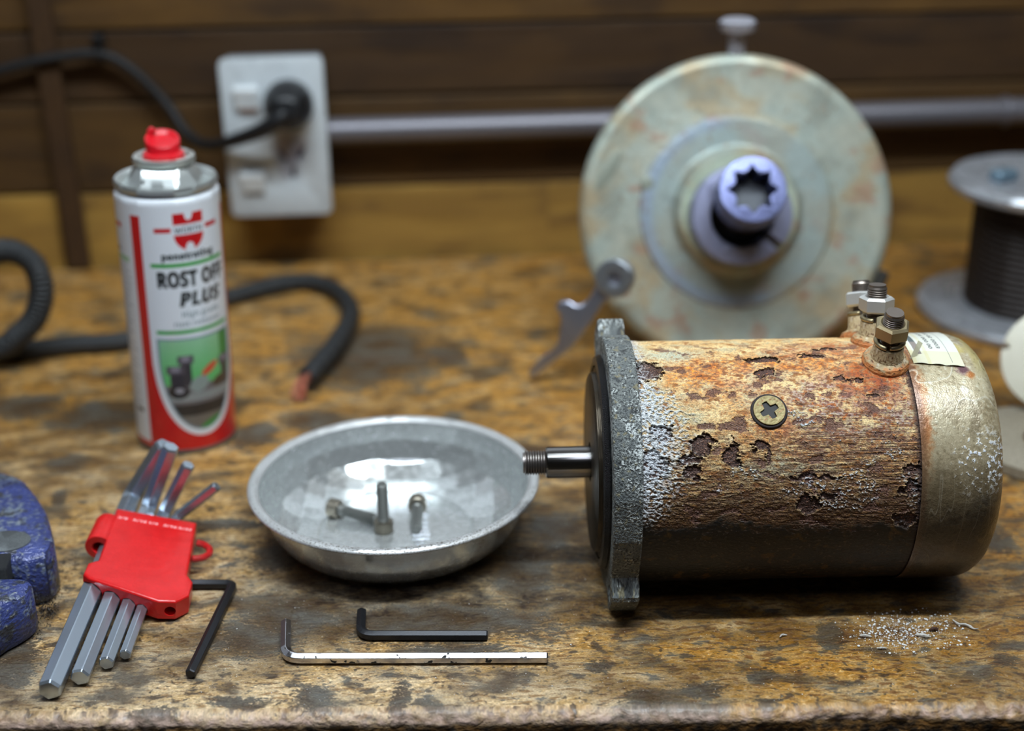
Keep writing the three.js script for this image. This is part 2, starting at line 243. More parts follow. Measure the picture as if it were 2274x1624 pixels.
// ---------------------------------------------------------------- rusted motor
{
  const A = 58.3 * mm, motor = thing('winch_motor', 'heavily rusted cylindrical electric motor lying on its side with a bare threaded shaft', 'motor', [0.0443, 0, -0.6125]);
  motor.rotation.y = R(1.3);
  // local frame: x along the axis, y up, z to the viewer; a = degrees up from the viewer's side, 1 degree is 1 mm of surface
  const PITS = [[70, 79.5, 8, 2.6, 1.3], [92, 82, 6, 2, 0.8], [100, 88, 5, 1.2, 0.8], [21, 39.5, 4.6, 3.6, 1.2], [38, 33, 4.4, 5.4, 1.5], [31.5, 27.5, 5.5, 2.6, 1.2], [51, 29.5, 4.2, 6.2, 1.4], [64, 32.5, 4.4, 1.7, 1.4], [66, 28, 1.6, 3.2, 0.7], [15.5, 25.5, 9, 5.5, 0.9], [34, 21.5, 5, 3.4, 1.2], [84, 5.5, 6, 4.4, 1.3], [93, 9, 4, 2, 0.8], [129.5, 12.5, 4.4, 3.6, 1.3], [129, 21.5, 3.6, 2.6, 0.9], [70, 70, 4.2, 3, 0.8], [110, 65, 4, 2, 0.7], [103, 66, 3, 1.8, 0.5], [117, 78, 3.2, 2.4, 0.8], [14, 72, 9, 6.5, 0.9], [8, 77, 5, 8, 0.8], [87, 18.5, 14, 0.9, 0.9], [128, -3, 5, 4, 0.9], [116, 55, 3, 1.5, 0.5]];
  const WHITE = [[86, 16, 7, 3], [104, 19, 8, 3.2], [111, 14, 6, 3.6], [99, 12, 5, 4], [124, 28, 5, 2.2], [129, 17, 6, 3], [132, 8, 4, 5], [133, 13, 3, 4], [112, 25, 3.5, 2], [76, 12, 6, 3], [60, 20, 5, 2], [46, 14, 4, 2], [52, 22, 4, 2.4], [90, 13, 3, 3], [95, 6, 8, 2.2], [110, 8, 5, 2], [78, 47, 8, 2.5], [84, 43, 5, 2], [118, 33, 3, 1.5], [105, 4, 4, 2]];
  function rust(x0, a) {                                           // mm from the flange's outer face, degrees -> colour, height (mm), roughness
    const x = x0, nx = fbm(x * 0.05, a * 0.05, 3), md = fbm(x * 0.14 + 3, a * 0.2, 4), fi = fbm(x * 0.5, a * 0.8 + 11, 4), hi = fbm(x * 1.4, a * 2.0, 3), wx = 3.4 * fbm(x * 0.16, a * 0.16, 3), wa = 3.0 * fbm(x * 0.16 + 40, a * 0.16, 3);
    const streak = fbm(x * 0.10 + 20, a * 0.75 + 0.8 * md, 4), line = fbm(x * 0.2, a * 1.9 + md + 0.6 * fi, 3);
    const g = (cx, ca, rx, ra) => { const u = (x + 1.4 * wx - cx) / rx, w = (a + 1.4 * wa - ca) / ra; return Math.exp(-u * u - w * w); };
    const wear = smooth(46, 26, a + 8 * nx) * (0.75 + 0.6 * nx);     // lower half: grain laid open by corrosion
    let c = mix3([224, 202, 158], [176, 142, 96], clamp(0.5 + 0.9 * md + 0.3 * fi));
    c = mix3(c, [178, 168, 138], smooth(0.0, 0.35, fbm(x * 0.09 + 60, a * 0.14, 3)) * 0.75);
    const og = clamp(0.9 * g(42, 74, 24, 10) + 0.8 * g(84, 76, 20, 8) + 0.95 * g(116, 66, 16, 10) + 0.8 * g(70, 41, 16, 8) + 0.5 * g(105, 86, 26, 8) + 0.5 * g(45, 58, 20, 10) + 0.2 + 0.35 * wear);
    c = mix3(c, [188, 112, 52], smooth(0.02, 0.5, md * 0.6 + fi * 0.7 + og * 0.4 - 0.2) * og * 0.85);
    c = mix3(c, [222, 146, 66], smooth(0.2, 0.46, fi * 0.8 + hi * 0.4 + 0.1 * og) * og * 0.75);
    c = mix3(c, [120, 62, 30], smooth(0.12, 0.42, -fi * 0.8 + hi * 0.3 + 0.3 * og - 0.05) * og * 0.6);
    const pu = clamp(1.4 * g(98, 53, 28, 15) + 1.2 * g(122, 44, 14, 12) + 0.8 * g(95, 87, 26, 6) + 0.75 * g(92, 32, 26, 7) + 0.5 * g(58, 66, 12, 8) + 0.5 * g(122, 58, 12, 10));
    c = mix3(c, [166, 152, 148], smooth(-0.05, 0.32, fi * 0.8 + md * 0.5) * pu * 0.85);
    c = mix3(c, [92, 54, 50], smooth(-0.04, 0.32, -fi + 0.4 * md + 0.4 * hi) * pu * 0.75);
    c = mix3(c, [170, 96, 44], smooth(0.18, 0.42, fbm(x * 0.3 + 31, a * 0.4, 4)) * pu * 0.7);
    c = mix3(c, [112, 66, 32], smooth(0.14, 0.42, fbm(x * 0.2 + 8, a * 0.3 + 4, 4) + 0.08 * wear + 0.15 * hi) * 0.7);
    const gr = clamp(0.9 * g(66, 22, 22, 6) + 0.8 * g(48, 8, 30, 8) + 0.5 * g(85, 22, 14, 4) + 0.95 * g(27, 85, 18, 8) + 0.5 * g(30, 50, 14, 10));
    c = mix3(c, [168, 174, 160], smooth(-0.1, 0.3, fi * 0.8 + 0.35 * gr) * gr * 0.85);
    c = mix3(c, [62, 38, 27], smooth(-0.08, 0.22, -streak * 0.75 - line * 0.4 - 0.25 * hi + 0.06) * wear * 0.95);
    c = mix3(c, [220, 192, 140], smooth(0.04, 0.32, line * 0.6 + streak * 0.45 + 0.3 * hi) * wear * 0.7);
    c = mix3(c, [190, 118, 52], smooth(0.12, 0.36, fbm(x * 0.22 + 91, a * 0.5, 4)) * wear * 0.6);
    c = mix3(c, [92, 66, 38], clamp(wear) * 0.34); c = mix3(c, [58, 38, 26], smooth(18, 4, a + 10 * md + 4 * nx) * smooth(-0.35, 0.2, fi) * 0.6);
    const lines2 = smooth(0.12, 0.36, -fbm(x * 0.03, a * 2.7 + 0.5 * nx, 2)) * smooth(66, 34, a) * smooth(70, 92, x + 20 * nx); c = mix3(c, [66, 46, 40], lines2 * 0.8);
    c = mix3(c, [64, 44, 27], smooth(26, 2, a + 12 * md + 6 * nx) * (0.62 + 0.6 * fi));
    c = mix3(c, mix3([158, 76, 30], [110, 52, 32], clamp(0.5 + 1.3 * hi)), clamp(1.25 * g(117, 64, 15, 11) + 0.8 * g(108, 90, 18, 7)) * smooth(-0.25, 0.25, fi + 0.3 * md) * 0.8);
    let h = 0.2 * fi + 0.26 * md + 0.16 * hi + wear * (0.2 * line + 0.26 * streak) - 0.14 * lines2, rough = 0.74 + 0.25 * fi;
    const shade = fbm(x * 0.1 + 77, a * 0.13, 4);                    // irregular dark scabs everywhere
    const scab = smooth(0.24, 0.34, shade + 0.3 * fi) * smooth(105, 85, a); h -= 0.3 * scab; c = mix3(c, mix3([70, 46, 36], [104, 80, 72], clamp(0.5 + 1.2 * hi)), scab * 0.85);
    for (const [px, pa, rx, ra, dp] of PITS) { const u = (x + wx * 1.1 - px) / rx, w = (a + wa * 1.1 - pa) / ra; let d = u * u + w * w; if (d > 3.4) continue; d = Math.sqrt(d) + 0.42 * fi + 0.3 * md + 0.12 * hi; const m = smooth(1.04, 0.82, d), rim = smooth(0.9, 1.03, d) * smooth(1.3, 1.05, d); h += -dp * m + 0.3 * rim; c = mix3(c, mix3([46, 30, 25], [92, 72, 66], clamp(0.45 + 1.3 * hi + 0.5 * fi)), m * 0.94); c = mix3(c, [176, 92, 34], m * smooth(0.25, 0.5, hi * 0.7 + fi * 0.6) * 0.7); c = mix3(c, [216, 200, 166], rim * 0.5 * clamp(0.5 + 1.5 * fi)); }
    const edge = smooth(50, 18, x + 16 * md + 14 * Math.pow((a - 34) / 34, 2)); let wh = edge * smooth(-0.02, 0.3, fi * 1.1 + 0.25 * hi + 0.5 * md + 0.85 * edge - 0.46);
    wh = Math.max(wh, smooth(19, 12, x + 3 * fi) * smooth(-0.2, 0.3, fi + hi * 0.6 + 0.1) * smooth(-22, 5, a));
    for (const [px, pa, rx, ra] of WHITE) { const u = (x + wx - px) / rx, w = (a + wa - pa) / ra, d = u * u + w * w; if (d < 2) wh = Math.max(wh, smooth(1.6, 0.0, d) * smooth(0.12, 0.34, fi * 0.6 + 0.35 * hi + 0.55 * (0.6 - cell(x * 0.62, a * 0.62)[0]))); }
    wh = Math.max(wh, smooth(0.34, 0.48, hi * 0.6 + fi * 0.6) * smooth(40, 15, Math.abs(a - 26)) * 0.7);
    c = mix3(c, mix3([226, 228, 232], [176, 184, 190], clamp(0.4 + 1.4 * fi + 0.7 * hi)), clamp(wh) * 0.9); c = mix3(c, [110, 122, 130], clamp(wh) * smooth(0.05, 0.4, -fi + 0.4 * md) * 0.7); h += wh * (0.3 + 0.7 * fi + 0.25 * hi); rough = lerp(rough, 0.95, clamp(wh));
    // below the corroded band: smooth old coat, darkened to carry the unlit underside's shade
    const shadedCoat = smooth(-1, -8, a + 6 * md + 4 * fi + 4 * noise(x * 0.1, 2.5) + 2.5 * smooth(115, 135, x));
    let pc = mix3([24, 25, 26], [38, 28, 18], clamp(0.15 + 0.9 * smooth(10, 100, x) * (0.5 + md) + 0.3 * nx)); pc = mix3(pc, [112, 106, 102], smooth(0.18, 0.5, fi + 0.4 * md) * 0.5); pc = mix3(pc, [98, 72, 36], smooth(0.2, 0.5, fbm(x * 0.15, a * 0.15 + 70, 3)) * 0.6);
    c = mix3(c, pc, shadedCoat); h = lerp(h, 0.3 + 0.08 * fi, shadedCoat); rough = lerp(rough, 0.5 + 0.2 * fi, shadedCoat);
    c = mix3(c, [40, 28, 26], smooth(131.5, 134.5, x + 1.6 * fi) * 0.85);
    const lum = 0.3 * c[0] + 0.59 * c[1] + 0.11 * c[2]; c = c.map(q => lum + (q - lum) * 1.18); const k = 1.04 + 0.42 * hi + 0.2 * fi; return [c[0] * k, c[1] * k, c[2] * k, h, rough];
  }
  const A0 = -100, A1 = 132, LEN = 124.5;
  const tex = textures(2048, 2048, (u, v) => { const q = rust(10.5 + u * LEN, lerp(A0, A1, v)); q[3] = clamp(0.5 + q[3] / 4); return q; }, { rough: true });
  const angles = []; for (let i = 0; i <= 560; i++) angles.push(lerp(A0, A1, i / 560)); for (let i = 1; i <= 40; i++) angles.push(lerp(A1, A0 + 360, i / 40));
  const NX = 440, pos = [], uv = [], idx = [];
  for (const a of angles) for (let i = 0; i <= NX; i++) {
    const x = i / NX * LEN, am = a > A1 ? lerp(A1, A0, (a - A1) / (360 - (A1 - A0))) : a, h = rust(10.5 + x, am)[3], r = (56.9 + clamp(h, -1.5, 0.9) * 0.8) * mm, t = R(a);
    pos.push((10.5 + x) * mm, r * Math.sin(t), r * Math.cos(t)); uv.push(x / LEN, (am - A0) / (A1 - A0));
  }
  for (let j = 0; j + 1 < angles.length; j++) for (let i = 0; i < NX; i++) { const a = j * (NX + 1) + i, b = a + NX + 1; idx.push(a, a + 1, b, b, a + 1, b + 1); }
  const g = new THREE.BufferGeometry(); g.setAttribute('position', new THREE.Float32BufferAttribute(pos, 3)); g.setAttribute('uv', new THREE.Float32BufferAttribute(uv, 2)); g.setIndex(idx); g.computeVertexNormals();
  const casing = obj('casing', g, mat(0xffffff, 1, 0, { map: tex.map, bumpMap: tex.bump, bumpScale: 0.0032, roughnessMap: tex.rough, specularIntensity: 0.8 }), motor); casing.position.y = A;
  casing.userData.label = 'rusted, pitted and flaking steel casing';

  // flange: round plate with two lugs
  const castTex = textures(1024, 1024, (u, v) => {                  // u: depth across the rim 0..24 mm; v: along the rim
    const x = u * 24, s = v * 260, n = fbm(x * 0.2, s * 0.2, 4), f = fbm(x * 0.9, s * 0.9, 3), h = fbm(x * 2.4, s * 2.4, 2);
    let c = mix3([92, 97, 97], [132, 136, 130], clamp(0.5 + 1.1 * n)); c = mix3(c, [58, 61, 62], smooth(0.05, 0.4, -f + 0.4 * n));
    const w = smooth(0.16, 0.4, f * 0.55 + h * 0.3 + 0.5 * n + 0.34 * Math.exp(-(((s - 36) / 26) ** 2)) * smooth(1, 11, x + 4 * n) + 0.24 * Math.exp(-(((s + 8) / 10) ** 2)) + 0.2 * Math.exp(-(((s - 140) / 22) ** 2)) - 0.05); c = mix3(c, [206, 212, 210], w * 0.92); c = mix3(c, [34, 36, 38], smooth(0.2, 0.42, fbm(x * 0.16 + 31, s * 0.16, 4)) * 0.6 * (1 - w)); c = mix3(c, [150, 138, 100], smooth(0.28, 0.45, fbm(x * 0.3 + 9, s * 0.3, 3)) * 0.6);
    return [c[0] * (1 + 0.15 * h), c[1] * (1 + 0.15 * h), c[2] * (1 + 0.15 * h), 0.5 + 0.3 * f + 0.25 * h + 0.15 * w, 0.7];
  }, { wrap: REP });
  const castMat = mat(0xffffff, 0.62, 0.05, { map: castTex.map, bumpMap: castTex.bump, bumpScale: 0.0012 });
  const lugAngle = R(135), outline = [], base = 60.2;
  for (let i = 0; i < 240; i++) { const t = i / 240 * Math.PI * 2, e = Math.atan2(Math.sin(2 * (t - lugAngle)), Math.cos(2 * (t - lugAngle))) / 2, d = Math.abs(e);
    const bar = 1 / Math.pow(Math.pow(Math.cos(d) / 70.3, 10) + Math.pow(Math.sin(d) / 12.6, 10), 0.1), r = Math.log(Math.exp(base * 0.6) + Math.exp(Math.min(bar, 80) * 0.6)) / 0.6; outline.push([Math.max(r * (bar > base ? bar / Math.max(bar, r) : 1), base) * Math.cos(t) * mm, Math.max(r * (bar > base ? bar / Math.max(bar, r) : 1), base) * Math.sin(t) * mm]); }
  const fs = shapeOf(outline); for (const k of [0, 1]) { const h = new THREE.Path(); const a = lugAngle + k * Math.PI; h.absarc(Math.cos(a) * 62 * mm, Math.sin(a) * 62 * mm, 4.6 * mm, 0, Math.PI * 2, true); fs.holes.push(h); }
  const bore = new THREE.Path(); bore.absarc(0, 0, 0.03, 0, Math.PI * 2, true); fs.holes.push(bore);
  let fg = crease(extrude(fs, 13 * mm, 1.3 * mm, { seg: 3, curves: 32 }), 0.5);
  { const p = fg.attributes.position, n = fg.attributes.normal, q = fg.attributes.uv; for (let i = 0; i < p.count; i++) { const x = p.getX(i), y = p.getY(i), z = p.getZ(i); if (Math.abs(n.getZ(i)) > 0.8) q.setXY(i, x / 0.024, y / 0.26); else q.setXY(i, z / 0.024, Math.atan2(y, x) * 0.062 / 0.26); } }
  // extrude runs along +z; turn it so that it runs along +x and shape x points to the viewer, shape y up
  const toAxis = new THREE.Matrix4().makeBasis(V(0, 0, 1), V(0, 1, 0), V(1, 0, 0));
  const mirrorSafe = gg => { gg.applyMatrix4(toAxis); if (gg.index) { } const a = gg.attributes; for (const k of ['position', 'normal', 'uv']) { const at = a[k], s = at.itemSize; for (let i = 0; i < at.count; i += 3) for (let c = 0; c < s; c++) { const t = at.array[(i + 1) * s + c]; at.array[(i + 1) * s + c] = at.array[(i + 2) * s + c]; at.array[(i + 2) * s + c] = t; } } return gg; };
  const flange = obj('flange', mirrorSafe(fg), castMat, motor); flange.position.set(-1.6 * mm, A, 0); flange.userData.label = 'grey cast mounting flange with two lugs and white corrosion';
  const px = g2 => g2.rotateZ(Math.PI / 2);                          // lathe axis y -> -x
  const plateTex = textures(256, 256, (u, v) => { const n = fbm(u * 30, v * 30, 4); return [120 + 26 * n, 112 + 24 * n, 100 + 22 * n, 0.5 + 0.4 * n]; }, { wrap: REP });
  const plate = obj('pilot_plate', px(lathe([[0.0095, 6 * mm], [41 * mm, 6 * mm], [42.5 * mm, 5.2 * mm], [43 * mm, 3 * mm], [45.5 * mm, 2.6 * mm], [46.5 * mm, 0.5 * mm], [46.5 * mm, -3 * mm], [0.0095, -3 * mm]], 96)), mat(0x8a8378, 0.42, 0.7, { map: plateTex.map, bumpMap: plateTex.bump, bumpScale: 0.0003 }), motor); plate.position.set(-1.6 * mm, A, 0);
  const ring = obj('seal_ring', px(lathe([[46 * mm, 3 * mm], [47.4 * mm, 3.6 * mm], [50 * mm, 3 * mm], [51 * mm, 1 * mm], [50.5 * mm, -0.5 * mm], [45 * mm, -0.5 * mm]], 96)), mat(0x17181a, 0.22, 0.2, { bumpMap: withRepeat(speckle.bump, 12, 1), bumpScale: 0.0012 }), motor); ring.position.set(-1.6 * mm, A, 0);
  const shaft = obj('shaft', px(lathe([[0, 28.6 * mm], [7.2 * mm, 28.6 * mm], [7.6 * mm, 28 * mm], [7.6 * mm, 5 * mm], [8.6 * mm, 4 * mm], [8.6 * mm, -2 * mm]], 48)), mat(0x8a8886, 0.2, 1), motor); shaft.position.set(0, A, 0);
  obj('thread', px(lathe([[0, 39.6 * mm], [4.9 * mm, 39.6 * mm], ...threadProfile(5.9 * mm, 1.25 * mm, 26.5 * mm, 38.8 * mm, 0.16).reverse()], 40, 0.3)), mat(0x8a8480, 0.36, 0.9), shaft);

  // end cap with varnish and label
  const capTex = textures(1536, 1024, (u, v) => {                   // u: 0 at seam .. 1 at the end; v: angle -100..132
    const x = u * 40, a = lerp(A0, A1, v), n = fbm(x * 0.08, a * 0.07, 4), f = fbm(x * 0.45, a * 0.45, 4), h = fbm(x * 1.6, a * 1.6, 2), st = fbm(x * 0.5, a * 0.06, 3);
    let c = mix3([196, 184, 152], [154, 138, 108], clamp(0.45 + 0.7 * n + 0.3 * st)); c = mix3(c, [210, 208, 186], smooth(0.1, 0.4, f) * 0.55 * smooth(10, 60, a)); c = mix3(c, [124, 112, 84], smooth(0.12, 0.4, -f + 0.3 * n) * 0.5);
    c = mix3(c, [112, 98, 76], smooth(44, 6, a + 12 * n) * 0.55); c = mix3(c, [92, 78, 56], smooth(30, 6, a + 16 * n + 8 * st) * 0.7); c = mix3(c, [52, 44, 34], smooth(12, -8, a + 16 * n + 8 * f) * 0.88); c = mix3(c, [104, 90, 66], smooth(0.05, 0.4, fbm(x * 0.1 + 44, a * 0.05, 4)) * smooth(60, 30, a) * 0.6); c = mix3(c, [40, 36, 32], smooth(0.0, 0.3, n + 0.3 * f) * smooth(14, 0, a) * smooth(18, 30, x) * 0.9);  // darkens downward: shade of the less lit lower half is put into the colour
    c = mix3(c, [178, 104, 52], smooth(6.5, 1.5, x + 3 * f + 2 * n) * smooth(10, 40, a) * 0.8); c = mix3(c, [96, 70, 50], smooth(4, 1, x + 2 * f) * 0.6);
    const spot = (sx, sa, r) => smooth(1.2, 0.3, Math.hypot((x - sx) / r, (a - sa) / r) + 0.5 * f);
    const rs = spot(24.5, 68, 3.4); c = mix3(c, [96, 62, 66], rs); c = mix3(c, [176, 100, 40], spot(27, 65, 2.4) * 0.8);
    c = mix3(c, [196, 178, 96], spot(26, 84, 5) * 0.7 + 0.5 * smooth(29, 32, x) * smooth(60, 80, a));
    const wh = smooth(0.16, 0.36, f + 0.25 * h + 0.3 * n + 0.25 * smooth(16, 33, x) - 0.12) * smooth(20, 4, Math.abs(a - 24)) * smooth(10, 20, x); c = mix3(c, [222, 226, 232], wh);
    const drip = smooth(0.9, 0.985, ridge(x * 0.05 + 2, a * 0.06, 2)) * smooth(36, 60, a) * 0.8 + smooth(0.92, 0.99, ridge(x * 0.16, a * 0.02 + 5, 2)) * smooth(30, 10, a) * 0.35; c = mix3(c, [230, 230, 218], drip * 0.6);
    const k = 1 + 0.08 * h; return [c[0] * k, c[1] * k, c[2] * k, 0.5 + 0.22 * f + 0.12 * h + 0.3 * wh + 0.25 * drip, 0.34 + 0.4 * wh + 0.3 * rs + 0.15 * f];
  }, { rough: true });
  const prof = [[57.9, 0], [58.1, 1], [58.1, 23]]; for (let i = 0; i <= 12; i++) { const t = i / 12 * Math.PI / 2; prof.push([46 + 12.1 * Math.cos(t), 26 + 13.4 * Math.sin(t)]); } prof.push([0, 39.6]);
  { const P = [], U = [], I = [], N = 220; const fine = []; for (let k = 0; k + 1 < prof.length; k++) { const m = k === 1 ? 8 : 1; for (let q = 0; q < m; q++) fine.push([lerp(prof[k][0], prof[k + 1][0], q / m), lerp(prof[k][1], prof[k + 1][1], q / m)]); } fine.push(prof[prof.length - 1]);
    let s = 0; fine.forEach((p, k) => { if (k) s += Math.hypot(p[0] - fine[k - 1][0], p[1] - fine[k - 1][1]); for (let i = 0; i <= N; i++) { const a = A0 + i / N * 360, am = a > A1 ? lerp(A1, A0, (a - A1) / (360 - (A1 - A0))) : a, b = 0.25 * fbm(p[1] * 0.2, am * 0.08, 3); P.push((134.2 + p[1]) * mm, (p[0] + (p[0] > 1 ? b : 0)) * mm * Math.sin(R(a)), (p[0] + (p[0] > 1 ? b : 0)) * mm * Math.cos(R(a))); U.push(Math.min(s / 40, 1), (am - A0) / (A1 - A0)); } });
    for (let k = 0; k + 1 < fine.length; k++) for (let i = 0; i < N; i++) { const a = k * (N + 1) + i, b = a + N + 1; I.push(a, b, a + 1, b, b + 1, a + 1); }
    const cg = new THREE.BufferGeometry(); cg.setAttribute('position', new THREE.Float32BufferAttribute(P, 3)); cg.setAttribute('uv', new THREE.Float32BufferAttribute(U, 2)); cg.setIndex(I); cg.computeVertexNormals();
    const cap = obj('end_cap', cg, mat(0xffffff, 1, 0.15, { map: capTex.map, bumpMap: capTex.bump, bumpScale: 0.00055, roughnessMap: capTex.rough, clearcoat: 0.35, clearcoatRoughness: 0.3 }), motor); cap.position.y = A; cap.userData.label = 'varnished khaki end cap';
    // paper label wrapped over the cap
    const cv = document.createElement('canvas'); cv.width = 512; cv.height = 512; const x = cv.getContext('2d');
    x.fillStyle = '#d9dbcf'; x.fillRect(0, 0, 512, 512); x.fillStyle = 'rgba(200,186,120,0.28)'; x.fillRect(0, 0, 512, 40); x.fillRect(0, 150, 512, 36); x.fillRect(400, 0, 112, 512);
    x.fillStyle = '#55605f'; x.fillRect(0, 60, 430, 62); x.fillStyle = '#8a7f78'; x.fillRect(300, 62, 130, 58); x.fillStyle = '#39413f'; x.font = 'bold 52px sans-serif'; x.fillText('MOTOR 000 00', 20, 265); x.fillText('0305 05 0003', 60, 345); x.fillRect(20, 400, 470, 4);
    const t = new THREE.CanvasTexture(cv); t.colorSpace = THREE.SRGBColorSpace;
    const lp = [], lu = [], li = []; for (let i = 0; i <= 14; i++) for (let k = 0; k <= 30; k++) { const xx = 137.2 + i / 14 * 22.5, a = lerp(118, 69.5 + 3 * (1 - i / 14), k / 30), pr = xx < 160.2 ? 58.45 : 46 + 12.5 * Math.sqrt(Math.max(0, 1 - ((xx - 160.2) / 13.4) ** 2)); const lift = k === 30 ? 0.7 * Math.abs(Math.sin(i * 0.7)) : k > 27 ? 0.2 : 0; const r = (pr + 0.1 + lift) * mm; lp.push(xx * mm, r * Math.sin(R(a)), r * Math.cos(R(a))); lu.push(k / 30, 1 - i / 14); }
    for (let i = 0; i < 14; i++) for (let k = 0; k < 30; k++) { const a = i * 31 + k; li.push(a, a + 1, a + 31, a + 1, a + 32, a + 31); }
    const lg = new THREE.BufferGeometry(); lg.setAttribute('position', new THREE.Float32BufferAttribute(lp, 3)); lg.setAttribute('uv', new THREE.Float32BufferAttribute(lu, 2)); lg.setIndex(li); lg.computeVertexNormals();
    obj('paper_label', lg, mat(0xffffff, 0.4, 0, { map: t, side: THREE.DoubleSide, clearcoat: 0.4, clearcoatRoughness: 0.3 }), cap).userData.label = 'stained paper label';
  }
  // casing screw
  { const a = R(48.6), c = V(68.4, 0, 0).multiplyScalar(mm); const dir = V(0, Math.sin(a), Math.cos(a));
    const face = new THREE.Shape(); face.absarc(0, 0, 7.1 * mm, 0, Math.PI * 2, false);
    const cross = new THREE.Path(), cp = []; for (let k = 0; k < 4; k++) for (const [u, w] of [[1.7, 1.5], [4.1, 1.15], [4.3, 0], [4.1, -1.15], [1.7, -1.5]]) { const t = -k * Math.PI / 2; cp.push([u * Math.cos(t) - w * Math.sin(t), u * Math.sin(t) + w * Math.cos(t)]); }
    cp.forEach((q, k) => k ? cross.lineTo(q[0] * mm, q[1] * mm) : cross.moveTo(q[0] * mm, q[1] * mm)); cross.closePath(); face.holes.push(cross);
    const cut = { geometry: extrude(face, 3 * mm, 0.35 * mm, { seg: 2, curves: 40 }).translate(0, 0, -1.5 * mm).rotateX(-Math.PI / 2) };
    const sg = crease(cut.geometry, 0.5); const st = textures(128, 128, (u, v) => { const n = fbm(u * 9, v * 9, 4); const c = mix3([176, 166, 112], [140, 122, 72], clamp(0.5 + n)); return [...mix3(c, [150, 84, 40], smooth(0.25, 0.5, fbm(u * 14 + 5, v * 14, 3))), 0.5 + 0.4 * n]; }, { wrap: REP });
    const s = obj('screw', box3uv(sg, 60), mat(0xe4e0d8, 0.5, 0.2, { map: st.map, bumpMap: st.bump, bumpScale: 0.0004 }), motor); s.position.copy(c).addScaledVector(dir, 57.0 * mm); s.position.y += A; aim(s, dir); s.rotateY(0.5); s.userData.label = 'yellow zinc cross-head screw';
    const rc = obj('shaded_slot_floor', lathe([[0, -0.2 * mm], [1.6 * mm, 0.1 * mm], [5 * mm, 0.1 * mm], [5 * mm, -1 * mm], [0, -1 * mm]], 24), mat(0x14100c, 0.6), s); rc.position.y = 0.45 * mm;  // near-black disc puts the shade inside the cross slot into colour
    const w = obj('screw_seat', new THREE.TorusGeometry(7.5 * mm, 0.8 * mm, 10, 48), mat(0x2a2220, 0.8), motor); w.position.copy(c).addScaledVector(dir, 56.9 * mm); w.position.y += A; aim(w, dir, V(0, 0, 1)); }
  // three terminals
  const zinc = textures(128, 128, (u, v) => { const n = fbm(u * 10, v * 10, 4); return [...mix3([204, 196, 172], [150, 130, 100], clamp(0.5 + n)), 0.5 + 0.4 * n]; }, { wrap: REP });
  const nutM = mat(0xe6e2d2, 0.4, 0.7, { map: withRepeat(zinc.map, 1, 1), bumpMap: zinc.bump, bumpScale: 0.0003 }), nutBright = mat(0xdcdcd8, 0.42, 0.7), studM = mat(0x8a8078, 0.38, 0.85), cupTex = textures(256, 128, (u, v) => { const n = fbm(u * 14, v * 6, 4), f = fbm(u * 40, v * 16, 3); let c = mix3([206, 194, 164], [168, 146, 108], clamp(0.5 + n)); c = mix3(c, [196, 116, 58], smooth(0.55, 0.3, v + 0.35 * n) * 0.85); c = mix3(c, [96, 64, 42], smooth(0.2, 0.45, f)); c = mix3(c, [226, 224, 210], smooth(0.15, 0.4, n) * smooth(0.3, 0.5, v) * 0.7); return [...c, 0.5 + 0.4 * f]; }, { wrap: REP }), cupM = mat(0xf4ece0, 0.62, 0.05, { map: cupTex.map, bumpMap: cupTex.bump, bumpScale: 0.0006 });
  [[125.5, 76, 'front terminal stud with an orange-stained nut and cup base', nutM, 1], [125.5, 97, 'middle terminal stud with bright nut', nutBright, 0], [125.5, 117, 'rear terminal stud with bright nut', nutBright, 0]].forEach(([x, a, label, nm, full], i) => {
    const d = V(0, Math.sin(R(a)), Math.cos(R(a)));
    const stud = obj('terminal', lathe([[4.4 * mm, -4 * mm], ...threadProfile(4.5 * mm, 1 * mm, -2 * mm, 26.5 * mm, 0.1), [3.9 * mm, 27.4 * mm], [0, 27.6 * mm]], 32, 0.3), studM, motor);
    stud.position.set(x * mm, A + 57 * mm * d.y, 57 * mm * d.z); aim(stud, d); stud.userData.label = label;
    const cup = obj('insulator', lathe([[0, -1.5 * mm], [10.6 * mm, -1.5 * mm], [10.8 * mm, 0.6 * mm], [9.8 * mm, 2.4 * mm], [7.6 * mm, 3.6 * mm], [6.9 * mm, 5 * mm], [6.7 * mm, 10 * mm], [0, 10 * mm]], 48), cupM, stud); if (full) cup.rotation.x = 0.04;
    const wpts = []; for (let k = 0; k <= 40; k++) { const t = k / 40 * R(348); wpts.push(V(6 * mm * Math.cos(t), (11.2 + 0.7 * k / 40) * mm, 6 * mm * Math.sin(t))); }
    const sw = obj('spring_washer', sweep(wpts, 1.15 * mm, 8), mat(0xa89a78, 0.4, 0.8), stud); sw.rotation.y = -2.0;
    const nut = obj('nut', hexNut(14 * mm, 7.2 * mm, 4.4 * mm), nm, stud); nut.position.y = 14.6 * mm; nut.rotation.y = 0.25 + i * 0.5;
  });
  // peeling film by the front terminal
  const film = obj('peeled_film', new THREE.PlaneGeometry(3 * mm, 9 * mm, 2, 6).translate(0, 4.5 * mm, 0), mat(0xd8d4bc, 0.4, 0, { side: THREE.DoubleSide, transmission: 0.3, thickness: 0 }), motor); film.position.set(137.5 * mm, A + 56 * mm, 14 * mm); film.rotation.set(-0.2, 0.4, -0.5);
  finish(motor);
}

